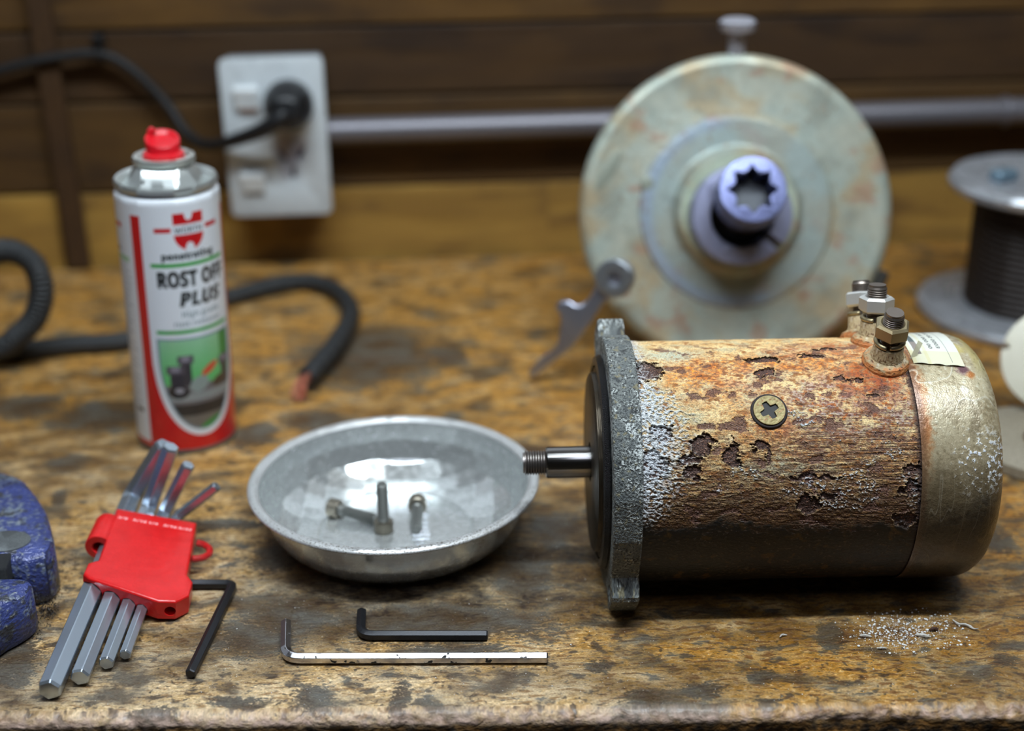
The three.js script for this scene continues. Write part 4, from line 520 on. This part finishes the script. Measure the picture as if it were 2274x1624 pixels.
// ---------------------------------------------------------------- gear housing with splined shaft
{
  const T = R(19), zincTex = textures(1024, 1024, (u, v) => {
    const x = (u - 0.5) * 200, y = (v - 0.5) * 200, r = Math.hypot(x, y), n = fbm(x * 0.03, y * 0.03, 4), f = fbm(x * 0.2, y * 0.2, 3);
    let c = mix3([178, 180, 164], [160, 170, 160], clamp(0.5 + 1.3 * n)); c = mix3(c, [172, 152, 118], smooth(0.0, 0.4, fbm(x * 0.025 + 7, y * 0.025, 4) + 0.1) * 0.75); c = mix3(c, [138, 142, 130], smooth(0.05, 0.4, fbm(x * 0.03 + 70, y * 0.03, 3)) * 0.6); c = mix3(c, [166, 128, 106], smooth(0.2, 0.45, fbm(x * 0.04 + 30, y * 0.05, 3)) * 0.55);
    const band = smooth(38, 42, r) * smooth(62, 57, r), th = Math.atan2(y, x); c = mix3(c, [150, 166, 166], band * 0.6); c = mix3(c, [132, 152, 196], smooth(50, 57, r) * smooth(64, 59, r) * smooth(-0.5, 0.3, Math.cos(th - 3.6) + 0.8 * n) * 0.4); c = mix3(c, [176, 190, 160], smooth(38, 34, r) * 0.6);
    c = mix3(c, [120, 96, 70], smooth(0.36, 0.5, f + 0.3 * n) * 0.4);
    return [c[0] * (1 + 0.05 * f), c[1] * (1 + 0.05 * f), c[2] * (1 + 0.05 * f), 0.5 + 0.3 * f, 0.56 + 0.15 * n];
  }, { rough: true });
  const h = thing('gear_housing', 'large round zinc-plated gear housing plate standing tilted back behind the rusted motor', 'gear housing', [0.1434, 0.0985, -0.8776]);
  h.rotation.x = -T;                                                // local z is the plate's normal
  const zincM = mat(0xffffff, 0.9, 0.35, { map: zincTex.map, roughnessMap: zincTex.rough, bumpMap: zincTex.bump, bumpScale: 0.0004 });
  const planar = g => { const p = g.attributes.position, q = g.attributes.uv; for (let i = 0; i < p.count; i++) q.setXY(i, p.getX(i) / 0.2 + 0.5, p.getY(i) / 0.2 + 0.5); return g; };
  const RR = 99.75, disk = [[0, -12], [94, -12], [98.5, -11], [RR, -8], [RR, -5.5], [98.7, -2.7], [96.6, -0.8], [94, 0], [92.6, 0.1], [90, -0.3], [65, -0.25], [63.6, -0.2], [62, 0], [60.5, 1.4], [58, 2], [43, 2.2], [41, 3], [39.5, 6.5], [38, 9], [36.8, 10], [0, 10]];
  let dg = lathe(disk.map(p => [p[0] * mm, p[1] * mm]), 200, 0.22).rotateX(Math.PI / 2);
  obj('end_plate', planar(dg), zincM, h);
  const rust = obj('gear_case', lathe([[0, -80], [44, -80], [47, -77], [47, -12], [0, -12]].map(p => [p[0] * mm, p[1] * mm]), 64).rotateX(Math.PI / 2), mat(0x6a6c6a, 0.5, 0.7), h); rust.position.y = 0;
  const cs = new THREE.Shape(); cs.absarc(0, 0, 31 * mm, R(-36), R(-44), false); cs.absarc(0, 0, 19.5 * mm, R(-45), R(-35), true); cs.closePath();
  obj('split_collar', crease(extrude(cs, 23 * mm, 1.6 * mm, { seg: 3, curves: 64 }), 0.5), mat(0x9ca0bc, 0.5, 0.7), h).position.set(-1 * mm, -3 * mm, 9 * mm);
  const dark = obj('bore', lathe([[0, 10.3], [19.6, 10.3], [19.6, 31]].map(p => [p[0] * mm, p[1] * mm]), 48).rotateX(Math.PI / 2), mat(0x0d0c0b, 0.5, 0.3, { side: THREE.DoubleSide }), h); dark.position.set(-1 * mm, -3 * mm, 0);
  // splined tube, leaning up in its bore
  const star = new THREE.Shape(); star.absarc(0, 0, 20.4 * mm, 0, Math.PI * 2, false); const sh = new THREE.Path(); for (let i = 0; i <= 32; i++) { const a = Math.PI / 2 - i / 32 * Math.PI * 2, m = i % 4, rr = [14.8, 11.6, 10.4, 11.6][m] * mm; const q = [rr * Math.cos(a), rr * Math.sin(a)]; i ? sh.lineTo(...q) : sh.moveTo(...q); } star.holes.push(sh);
  const dirW = V(-0.004, 0.5265, 0.850).normalize(), tubeG = new THREE.Group();
  const head = crease(extrude(star, 22 * mm, 1.4 * mm, { seg: 3, curves: 64 }), 0.45).translate(0, 0, 33 * mm), neck = lathe([[0, 6], [16.5, 6], [16.6, 30], [18.6, 33.5], [20, 36], [0, 36]].map(p => [p[0] * mm, p[1] * mm]), 64).rotateX(Math.PI / 2), plug = lathe([[0, 40], [9.4, 40], [15.4, 37]].map(p => [p[0] * mm, p[1] * mm]), 40).rotateX(Math.PI / 2);
  const splineM = mat(0x70769c, 0.36, 0.9, { bumpMap: withRepeat(speckle.bump, 20, 20), bumpScale: 0.0004 });
  const tube = obj('splined_shaft', head, splineM, h); const q = new THREE.Quaternion().setFromUnitVectors(V(0, 0, 1), dirW.clone().applyAxisAngle(V(1, 0, 0), T)); tube.quaternion.copy(q); tube.position.set(0, -1 * mm, 12 * mm);
  obj('shaft_neck', neck, mat(0x5c564e, 0.42, 0.8), tube); obj('socket_floor', plug, mat(0x55585c, 0.5, 0.6), tube);
  const knob = obj('clutch_knob', lathe([[0, 21.5], [9, 21.3], [11.6, 19.6], [12, 17], [11.4, 14.6], [9.6, 13.4], [5.6, 13], [5.4, 11], [5.8, 9], [5.4, 6], [5.8, 3], [5.2, 0], [5.2, -8], [0, -8]].map(p => [p[0] * mm, p[1] * mm]), 48, 0.8), mat(0xbcbcc6, 0.38, 0.7), h); knob.position.set(0.8 * mm, 100.5 * mm, -7 * mm); knob.rotation.x = T;
  const notch = obj('dark_notch_block', box(7 * mm, 16 * mm, 8 * mm, 2 * mm), mat(0x34322e, 0.6, 0.4), h); notch.position.set(92 * mm, -46 * mm, -3 * mm); notch.rotation.z = -0.42;  // dark block in place of the shaded gap cut into the rim
  for (const [x, y, w, hh, rz] of [[-81, 27, 4.5, 15, -0.55], [-56, 18, 5, 5, 0]]) { const d = obj('dent', new THREE.SphereGeometry(1, 20, 12).scale(w * mm, hh * mm, 1 * mm), mat(0x8c9284, 0.5, 0.2), h); d.position.set(x * mm, y * mm, -0.6 * mm + (Math.hypot(x, y) < 60 ? 1.9 * mm : 0)); d.rotation.z = rz; }
  finish(h);
}

// ---------------------------------------------------------------- spanner leaning on the plate
{
  const ax = V(0.5729, 0.8191, -0.0288), nn = V(-0.1935, 0.1693, 0.9664), side = V(-0.7964, 0.5481, -0.2555);
  const sp = thing('spanner', 'small bright steel spanner leaning against the round plate, jaw end down', 'spanner', [0.0128, 0.0045, -0.8357]);
  sp.quaternion.setFromRotationMatrix(new THREE.Matrix4().makeBasis(ax, side, nn));
  const out = [[-1, 0.5], [2, 3.5], [14, 2.2], [21, -0.5], [27, -0.8], [32, 1.5], [37, 4], [43, 8.5], [45.5, 13.5], [49, 14], [53.5, 10], [54.5, 4], [59, 1], [67, 0.8], [75, 2], [88, 0], [88, -11], [75, -11.5], [67, -9], [58, -9.2], [46, -9.8], [34, -9.6], [22, -7.2], [10, -4.2], [2, -2]].map(p => [p[0] * mm, p[1] * mm]);
  const sm = mat(0xb8bccc, 0.33, 0.95);
  obj('shank', crease(extrude(shapeOf(new THREE.SplineCurve([...out, out[0]].map(p => new THREE.Vector2(...p))).getPoints(120).slice(0, -1).map(p => [p.x, p.y])), 5.5 * mm, 1.4 * mm, { seg: 3 }), 0.7), sm, sp).position.z = -2.7 * mm;
  const rs = new THREE.Shape(); rs.absarc(0, 0, 12.2 * mm, 0, Math.PI * 2, false); const rh = new THREE.Path(); for (let i = 0; i <= 6; i++) { const a = -i * Math.PI / 3; i ? rh.lineTo(4.4 * mm * Math.cos(a), 4.4 * mm * Math.sin(a)) : rh.moveTo(4.4 * mm, 0); } rs.holes.push(rh);
  obj('ring_head', crease(extrude(rs, 10 * mm, 2.4 * mm, { seg: 4, curves: 40 }), 0.6), mat(0xa4aab0, 0.38, 0.9), sp).position.set(83 * mm, -5 * mm, -4 * mm);
  finish(sp);
}

// ---------------------------------------------------------------- winch drum, cream gear and oily ring at the right
{
  const galv = textures(512, 512, (u, v) => { const n = fbm(u * 8, v * 8, 4), c = cell(u * 18, v * 18); const g = 182 + 26 * n + 18 * (c[1] - 0.5); return [g * 0.98, g, g * 1.03, 0.5 + 0.3 * n, 0.35 + 0.2 * n]; }, { wrap: REP, rough: true });
  const gm = mat(0xffffff, 0.9, 0.55, { map: withRepeat(galv.map, 2, 1), roughnessMap: galv.rough });
  const drum = thing('wire_drum', 'grey metal winch drum with dark rusty core standing on its flange', 'drum', [0.3655, 0, -0.9487]);
  const P = a => a.map(p => [p[0] * mm, p[1] * mm]);
  obj('lower_flange', lathe(P([[0, 0.2], [74, 0.2], [77, 2], [77.2, 5], [76, 7], [70, 7.6], [44, 8], [0, 8]]), 96), gm, drum);
  const core = [[0, 6]]; for (let y = 8; y < 86; y += 4.4) core.push([44.4, y], [45.6, y + 1.4], [45.6, y + 3]); core.push([44, 88], [0, 88]);
  obj('wound_core', lathe(P(core), 72, 0.4), mat(0x2c1f17, 0.55, 0.2, { map: withRepeat(speckle.map, 6, 3) }), drum);
  obj('upper_flange', lathe(P([[0, 87], [44, 87], [60, 88.5], [64, 91], [64.6, 95], [62, 98.4], [56, 99.6], [40, 98.6], [38, 98], [0, 98]]), 96), gm, drum);
  const bead = obj('silver_bead', box(18 * mm, 8 * mm, 12 * mm, 3 * mm, 3), mat(0x7f98a8, 0.35, 0.6), drum); bead.position.set(-32 * mm, 102 * mm, 6 * mm); bead.rotation.y = 0.4;
  finish(drum);
  const tooth = []; for (let i = 0; i < 120; i++) { const a = i / 120 * Math.PI * 2, r = 30 + (i === 48 || i === 49 ? -4 : 0); tooth.push([r * Math.cos(a) * mm, r * Math.sin(a) * mm]); }
  const gs = shapeOf(tooth), gh = new THREE.Path(); gh.absarc(0, 0, 8 * mm, 0, Math.PI * 2, true); gs.holes.push(gh);
  const gear = tag(obj('notched_disc', crease(extrude(gs, 6 * mm, 0.8 * mm), 0.5), mat(0xd9d6c4, 0.5, 0)), 'cream disc with a notched edge propped up behind the motor cap', 'disc'); gear.position.set(0.3195, 0.036, -0.7800); gear.rotation.set(-0.45, -0.25, 0.3);
  const rg = new THREE.Shape(); rg.absarc(0, 0, 46 * mm, 0, Math.PI * 2, false); const rh = new THREE.Path(); rh.absarc(0, 0, 15 * mm, 0, Math.PI * 2, true); rg.holes.push(rh);
  const ring = tag(obj('oily_ring', crease(extrude(rg, 7 * mm, 1.2 * mm, { curves: 64 }).rotateX(-Math.PI / 2), 0.5), mat(0xbdb29c, 0.5, 0.2, { map: withRepeat(speckle.map, 12, 12) })), 'flat oil-stained steel ring lying beside the motor end cap', 'ring'); ring.position.set(0.3060, 0.0003, -0.7330);
}

// ---------------------------------------------------------------- wall fittings
{
  const place = (o, x, y, off) => { o.position.set(...onWall(x, y, off)); o.rotation.y = WALL_YAW; return o; };
  const pipe = thing('conduit_pipe', 'grey metal conduit pipe running level along the wooden wall', 'pipe'); place(pipe, 0.9, 0.1112, 0.0165); pipe.rotation.z = 0.0035;
  obj('tube', new THREE.CylinderGeometry(9.8 * mm, 9.8 * mm, 2.1, 32).rotateZ(Math.PI / 2), mat(0x9c9aa2, 0.42, 0.55, { map: withRepeat(speckle.map, 4, 20) }), pipe).position.x = 0;
  for (const x of [-0.52, 0.2]) { const s = obj('saddle', new THREE.TorusGeometry(10.6 * mm, 1.6 * mm, 8, 24).rotateY(Math.PI / 2), mat(0x85838a, 0.4, 0.6), pipe); s.position.x = x; }
  const out = thing('wall_outlet', 'white double power outlet with two rocker switches on the wooden wall', 'outlet'); place(out, -0.1741, 0.1073, 0); out.rotation.z = 0.006;
  const rr = (w, h, r) => { const s = new THREE.Shape(); s.moveTo(-w / 2 + r, -h / 2); s.lineTo(w / 2 - r, -h / 2); s.absarc(w / 2 - r, -h / 2 + r, r, -Math.PI / 2, 0); s.lineTo(w / 2, h / 2 - r); s.absarc(w / 2 - r, h / 2 - r, r, 0, Math.PI / 2); s.lineTo(-w / 2 + r, h / 2); s.absarc(-w / 2 + r, h / 2 - r, r, Math.PI / 2, Math.PI); s.lineTo(-w / 2, -h / 2 + r); s.absarc(-w / 2 + r, -h / 2 + r, r, Math.PI, Math.PI * 1.5); return s; };
  const smudge = textures(256, 384, (u, v) => { const n = fbm(u * 8, v * 10, 4), x = (u - 0.62) / 0.2, y = (v - 0.42) / 0.16, d = x * x + y * y; const c = mix3([206, 214, 218], [132, 124, 134], smooth(1.2, 0.1, d + n) * 0.7); const k = 1 - 0.05 * smooth(0, 0.5, n); return [c[0] * k, c[1] * k, c[2] * k]; });
  const plateS = rr(75 * mm, 118 * mm, 5 * mm), slot = (x, y, r) => { const p = new THREE.Path(), c = Math.cos(r), s = Math.sin(r), w = 1.3 * mm, h = 4.6 * mm; [[-w, -h], [w, -h], [w, h], [-w, h]].reverse().forEach(([a, b], i) => { const q = [x * mm + a * c - b * s, y * mm + a * s + b * c]; i ? p.lineTo(...q) : p.moveTo(...q); }); plateS.holes.push(p); };
  slot(3.5, -13.5, 0.52); slot(17, -12.5, -0.52); slot(10.5, -26, 0);
  const pg = crease(extrude(plateS, 11 * mm, 3 * mm, { seg: 4 }), 0.6); { const p = pg.attributes.position, q = pg.attributes.uv; for (let i = 0; i < p.count; i++) q.setXY(i, p.getX(i) / 0.075 + 0.5, p.getY(i) / 0.118 + 0.5); }
  obj('mounting_box', box(70 * mm, 113 * mm, 26 * mm, 3 * mm), mat(0x8e949a, 0.5, 0), out).position.set(0, -0.5 * mm, 13.5 * mm);
  obj('cover_plate', pg, mat(0xffffff, 0.38, 0, { map: smudge.map }), out).position.z = 25 * mm;
  obj('slot_backing', box(40 * mm, 40 * mm, 3 * mm, 0.5 * mm), mat(0x201d20, 0.7), out).position.set(10 * mm, -19 * mm, 27 * mm);
  for (const [x, y] of [[-19, 31.5], [-19.5, -31]]) { const s = obj('rocker_switch', box(18.5 * mm, 17 * mm, 8 * mm, 2 * mm, 3), whitePlastic, out); s.position.set(x * mm, y * mm, 36.6 * mm); s.rotation.x = y > 0 ? 0.22 : 0.3; const m = obj('switch_mark', box(13 * mm, 3.4 * mm, 1.4 * mm, 0.4 * mm), mat(y > 0 ? 0x8a6a5a : 0x77736c, 0.5), s); m.position.set(1 * mm, -8.2 * mm, 3.6 * mm); }
  finish(out);
  const cord = thing('plug_cord', 'black power cord with round plug pushed into the white outlet', 'power cord'); place(cord, 0, 0, 0);
  const plug = obj('plug', lathe([[0, 0], [17, 0], [18, 1.5], [18.2, 6], [17.2, 12], [15, 20], [12, 27], [8.6, 31], [0, 32]].map(p => [p[0] * mm, p[1] * mm]), 48, 0.9).rotateX(Math.PI / 2), mat(0x1b1d20, 0.4, 0), cord); plug.position.set(-0.1628, 0.1340, 0.0365);
  const path = curve([[-0.56, 0.112, 0.010], [-0.46, 0.137, 0.010], [-0.371, 0.1575, 0.010], [-0.335, 0.165, 0.010], [-0.2995, 0.167, 0.009], [-0.277, 0.155, 0.010], [-0.2545, 0.130, 0.013], [-0.240, 0.1105, 0.024], [-0.2215, 0.1052, 0.040], [-0.1875, 0.1180, 0.060], [-0.170, 0.1280, 0.066], [-0.163, 0.1335, 0.064]], 260);
  obj('flex', sweep(path, 4.1 * mm, 14), blackRubber, cord);
  obj('strain_relief', sweep(path.slice(218), (i, l) => 4.2 * mm + 2.2 * mm * i / 42, 14), mat(0x17181b, 0.45, 0), cord);
  finish(cord);
  const clip = thing('cable_clip', 'small black clip pinning the power cord to the wooden wall', 'clip'); place(clip, -0.2995, 0.1705, 0.0);
  const cl = []; for (let i = 0; i <= 16; i++) { const a = i / 16 * Math.PI; cl.push(V(0, -3.4 * mm - 5.2 * mm * Math.cos(a), 0.5 * mm + 13.5 * mm * Math.sin(a))); }
  obj('saddle', sweep(cl, 2.6 * mm, 10), blackRubber, clip); const nl = obj('nail', lathe([[0, 15.4], [2.4, 15], [2.4, 14], [1.1, 13.6], [1.1, 0], [0, 0]].map(p => [p[0] * mm, p[1] * mm]), 20).rotateX(Math.PI / 2), darkSteel, clip); nl.position.set(0, 6.4 * mm, 0);
  obj('clip_body', box(8 * mm, 9 * mm, 13 * mm, 1.5 * mm), blackRubber, clip).position.set(0, 6.4 * mm, 6.8 * mm);
  finish(clip);
}

// ---------------------------------------------------------------- flakes and crumbs in front of the motor
{
  const flakeM = mat(0xc9c6be, 0.85, 0), brownM = mat(0x4a3228, 0.85, 0);
  const flake = (label, x, z, pts, w, m, turn) => { const q = sweep(curve(pts, 14), (i, l, a) => w * mm * (0.4 + 0.6 * Math.abs(Math.cos(a))) * (0.6 + 0.5 * noise(i * 0.7 + x, a)) * Math.sqrt(Math.max(0.1, Math.sin((i + 0.6) / 15.2 * Math.PI))), 9); const o = tag(obj('corrosion_flake', q, m), label, 'flake', 'corrosion flakes on the bench'); o.position.set(x * mm, 0.6 * mm, z * mm); o.rotation.y = turn; return o; };
  flake('long curled white flake lying in front of the motor end cap', 206.5, -557, [[-6 * mm, 1.2 * mm, 0], [-3 * mm, 0.3 * mm, 0.8 * mm], [0, 0.6 * mm, 0], [4 * mm, 0.2 * mm, 1 * mm], [6 * mm, 0.8 * mm, 0.6 * mm]], 1.15, flakeM, -0.55);
  flake('broad pinkish white flake among the powder below the motor', 184.5, -549, [[-3 * mm, 0.2 * mm, 0], [0, 0.6 * mm, 0.2 * mm], [3.4 * mm, 0.2 * mm, 0]], 1.7, flakeM, -0.3);
  flake('small dark brown rust flake next to the white powder', 191, -553.5, [[-2.2 * mm, 0.3 * mm, 0], [0, 0.8 * mm, 0], [2.2 * mm, 0.2 * mm, 0]], 1.6, brownM, 0.1);
  flake('white flake at the left end of the powder trail', 159, -549, [[-2.8 * mm, 0.2 * mm, 0], [0, 0.5 * mm, 0], [2.6 * mm, 0.2 * mm, 0]], 1.3, flakeM, -0.2);
  flake('oval white flake nearest the front edge, below the powder', 164, -539.5, [[-2.2 * mm, 0.2 * mm, 0], [0, 0.4 * mm, 0], [2.2 * mm, 0.2 * mm, 0]], 1, flakeM, 0);
  flake('lone curved white flake in front of the middle of the motor', 121.5, -550, [[-2 * mm, 0.4 * mm, 0.6 * mm], [0, 0.4 * mm, -0.4 * mm], [2 * mm, 0.4 * mm, 0.6 * mm]], 1, flakeM, 0.4);
  const gs = []; for (let i = 0; i < 2100; i++) { const t = rnd(), r = rnd() + rnd() - 1, x = i < 1300 ? 177 + 30 * r + 12 * (rnd() - 0.5) : lerp(-230, 240, rnd()), z = i < 1300 ? -553 + 19 * (rnd() + rnd() - 1) - 0.15 * r * 26 : lerp(-700, -502, Math.sqrt(rnd())), s = (i < 1300 ? 0.13 + 0.6 * Math.pow(rnd(), 5) : 0.14 + 0.3 * rnd() * rnd() * rnd()) * mm;
    if (i >= 1300 && ((Math.hypot(x + 61, z + 650) < 76) || (x > 40 && x < 230 && z < -560) || (x < -215 && z > -690) || (x < -145 && x > -210 && z < -510))) continue;
    gs.push(new THREE.IcosahedronGeometry(s, 0).scale(1, 0.6, 0.6 + 0.6 * rnd()).rotateY(t * 6).translate(x * mm, s * 0.45, z * mm)); }
  const dust = obj('crumbs', merge(gs), mat(0xd4d4d2, 0.9, 0)); tag(dust, 'white corrosion powder and specks strewn over the bench front', 'powder'); dust.userData.kind = 'stuff';
}

// ---------------------------------------------------------------- lamps over the bench and an added fill panel (above and behind the picture)
{
  const lampM = e => new THREE.MeshStandardMaterial({ color: 0xffffff, emissive: LAMP.color, emissiveIntensity: e, roughness: 0.5 });
  const lamp = thing('fluorescent_lamp', 'long fluorescent tube lamp in a white trough hung over the bench', 'lamp', [LAMP.x, LAMP.y, LAMP.z]);
  const hood = new THREE.Shape(); [[-0.075, -0.028], [-0.03, 0.03], [0.03, 0.03], [0.075, -0.028], [0.071, -0.028], [0.028, 0.026], [-0.028, 0.026], [-0.071, -0.028]].forEach((p, i) => i ? hood.lineTo(...p) : hood.moveTo(...p)); hood.closePath();
  obj('hood', new THREE.ExtrudeGeometry(hood, { depth: LAMP.length + 0.1, bevelEnabled: false }).translate(0, 0, -(LAMP.length + 0.1) / 2).rotateY(Math.PI / 2), mat(0xd8dad8, 0.5, 0, { side: THREE.DoubleSide }), lamp);
  obj('tube', new THREE.CylinderGeometry(0.013, 0.013, LAMP.length, 24).rotateZ(Math.PI / 2).translate(0, 0.006, 0), lampM(14), lamp);
  for (const x of [-0.38, 0.38]) obj('hanger', new THREE.CylinderGeometry(0.003, 0.003, 1.6 - LAMP.y - 0.028, 8).translate(x, (1.6 - LAMP.y + 0.028) / 2, 0), darkSteel, lamp);
  const l = new THREE.RectAreaLight(LAMP.color, LAMP.power, LAMP.length, LAMP.width); l.position.set(LAMP.x, LAMP.y - 0.011, LAMP.z); l.lookAt(LAMP.x, LAMP.y - 1, LAMP.z); l.name = 'fluorescent_light'; scene.add(l);
  const fillPanel = thing('added_fill_panel', 'unseen square white panel added under the ceiling as fill light', 'lamp', [0, FILL_PANEL.y, FILL_PANEL.z]);  // added fill source, out of view
  obj('frame', box(0.62, 0.05, 0.62, 0.01), mat(0xd0d0d0, 0.5), fillPanel).position.y = 0.05; obj('diffuser', box(0.56, 0.01, 0.56, 0.004), new THREE.MeshStandardMaterial({ color: 0xffffff, emissive: FILL_PANEL.color, emissiveIntensity: 1.6, roughness: 0.6 }), fillPanel).position.y = 0.02;
  const c = new THREE.RectAreaLight(FILL_PANEL.color, FILL_PANEL.power, 0.55, 0.55); c.position.set(0, FILL_PANEL.y + 0.008, FILL_PANEL.z); c.lookAt(0, 0, FILL_PANEL.z + 0.0001); c.name = 'added_fill_light'; scene.add(c);
  let first = null;
  for (const p of BENCH_BULBS) { let b = first && first.clone(); if (!b) { b = first = thing('pendant_bulb', 'round bulb over the right of the bench, nearer the wall', 'lamp', [0, 0, 0], 'bulbs over the bench'); obj('bulb', new THREE.SphereGeometry(0.026, 24, 16), lampM(20), b); obj('cap', new THREE.CylinderGeometry(0.014, 0.014, 0.04, 20).translate(0, 0.04, 0), darkSteel, b); obj('flex', new THREE.CylinderGeometry(0.003, 0.003, 1.6 - p[1] - 0.06, 8).translate(0, (1.6 - p[1] + 0.06) / 2, 0), blackRubber, b); } else { b.name = numbered('pendant_bulb'); scene.add(b); b.userData = { ...first.userData, label: 'round bulb over the right of the bench, farther from the wall' }; }
    b.position.set(...p); const pl = new THREE.PointLight(0xfff2e0, 0.12, 0, 2); pl.position.set(p[0], p[1], p[2]); pl.castShadow = true; pl.name = 'bulb_light'; scene.add(pl); }
}

renderer.render(scene, camera);
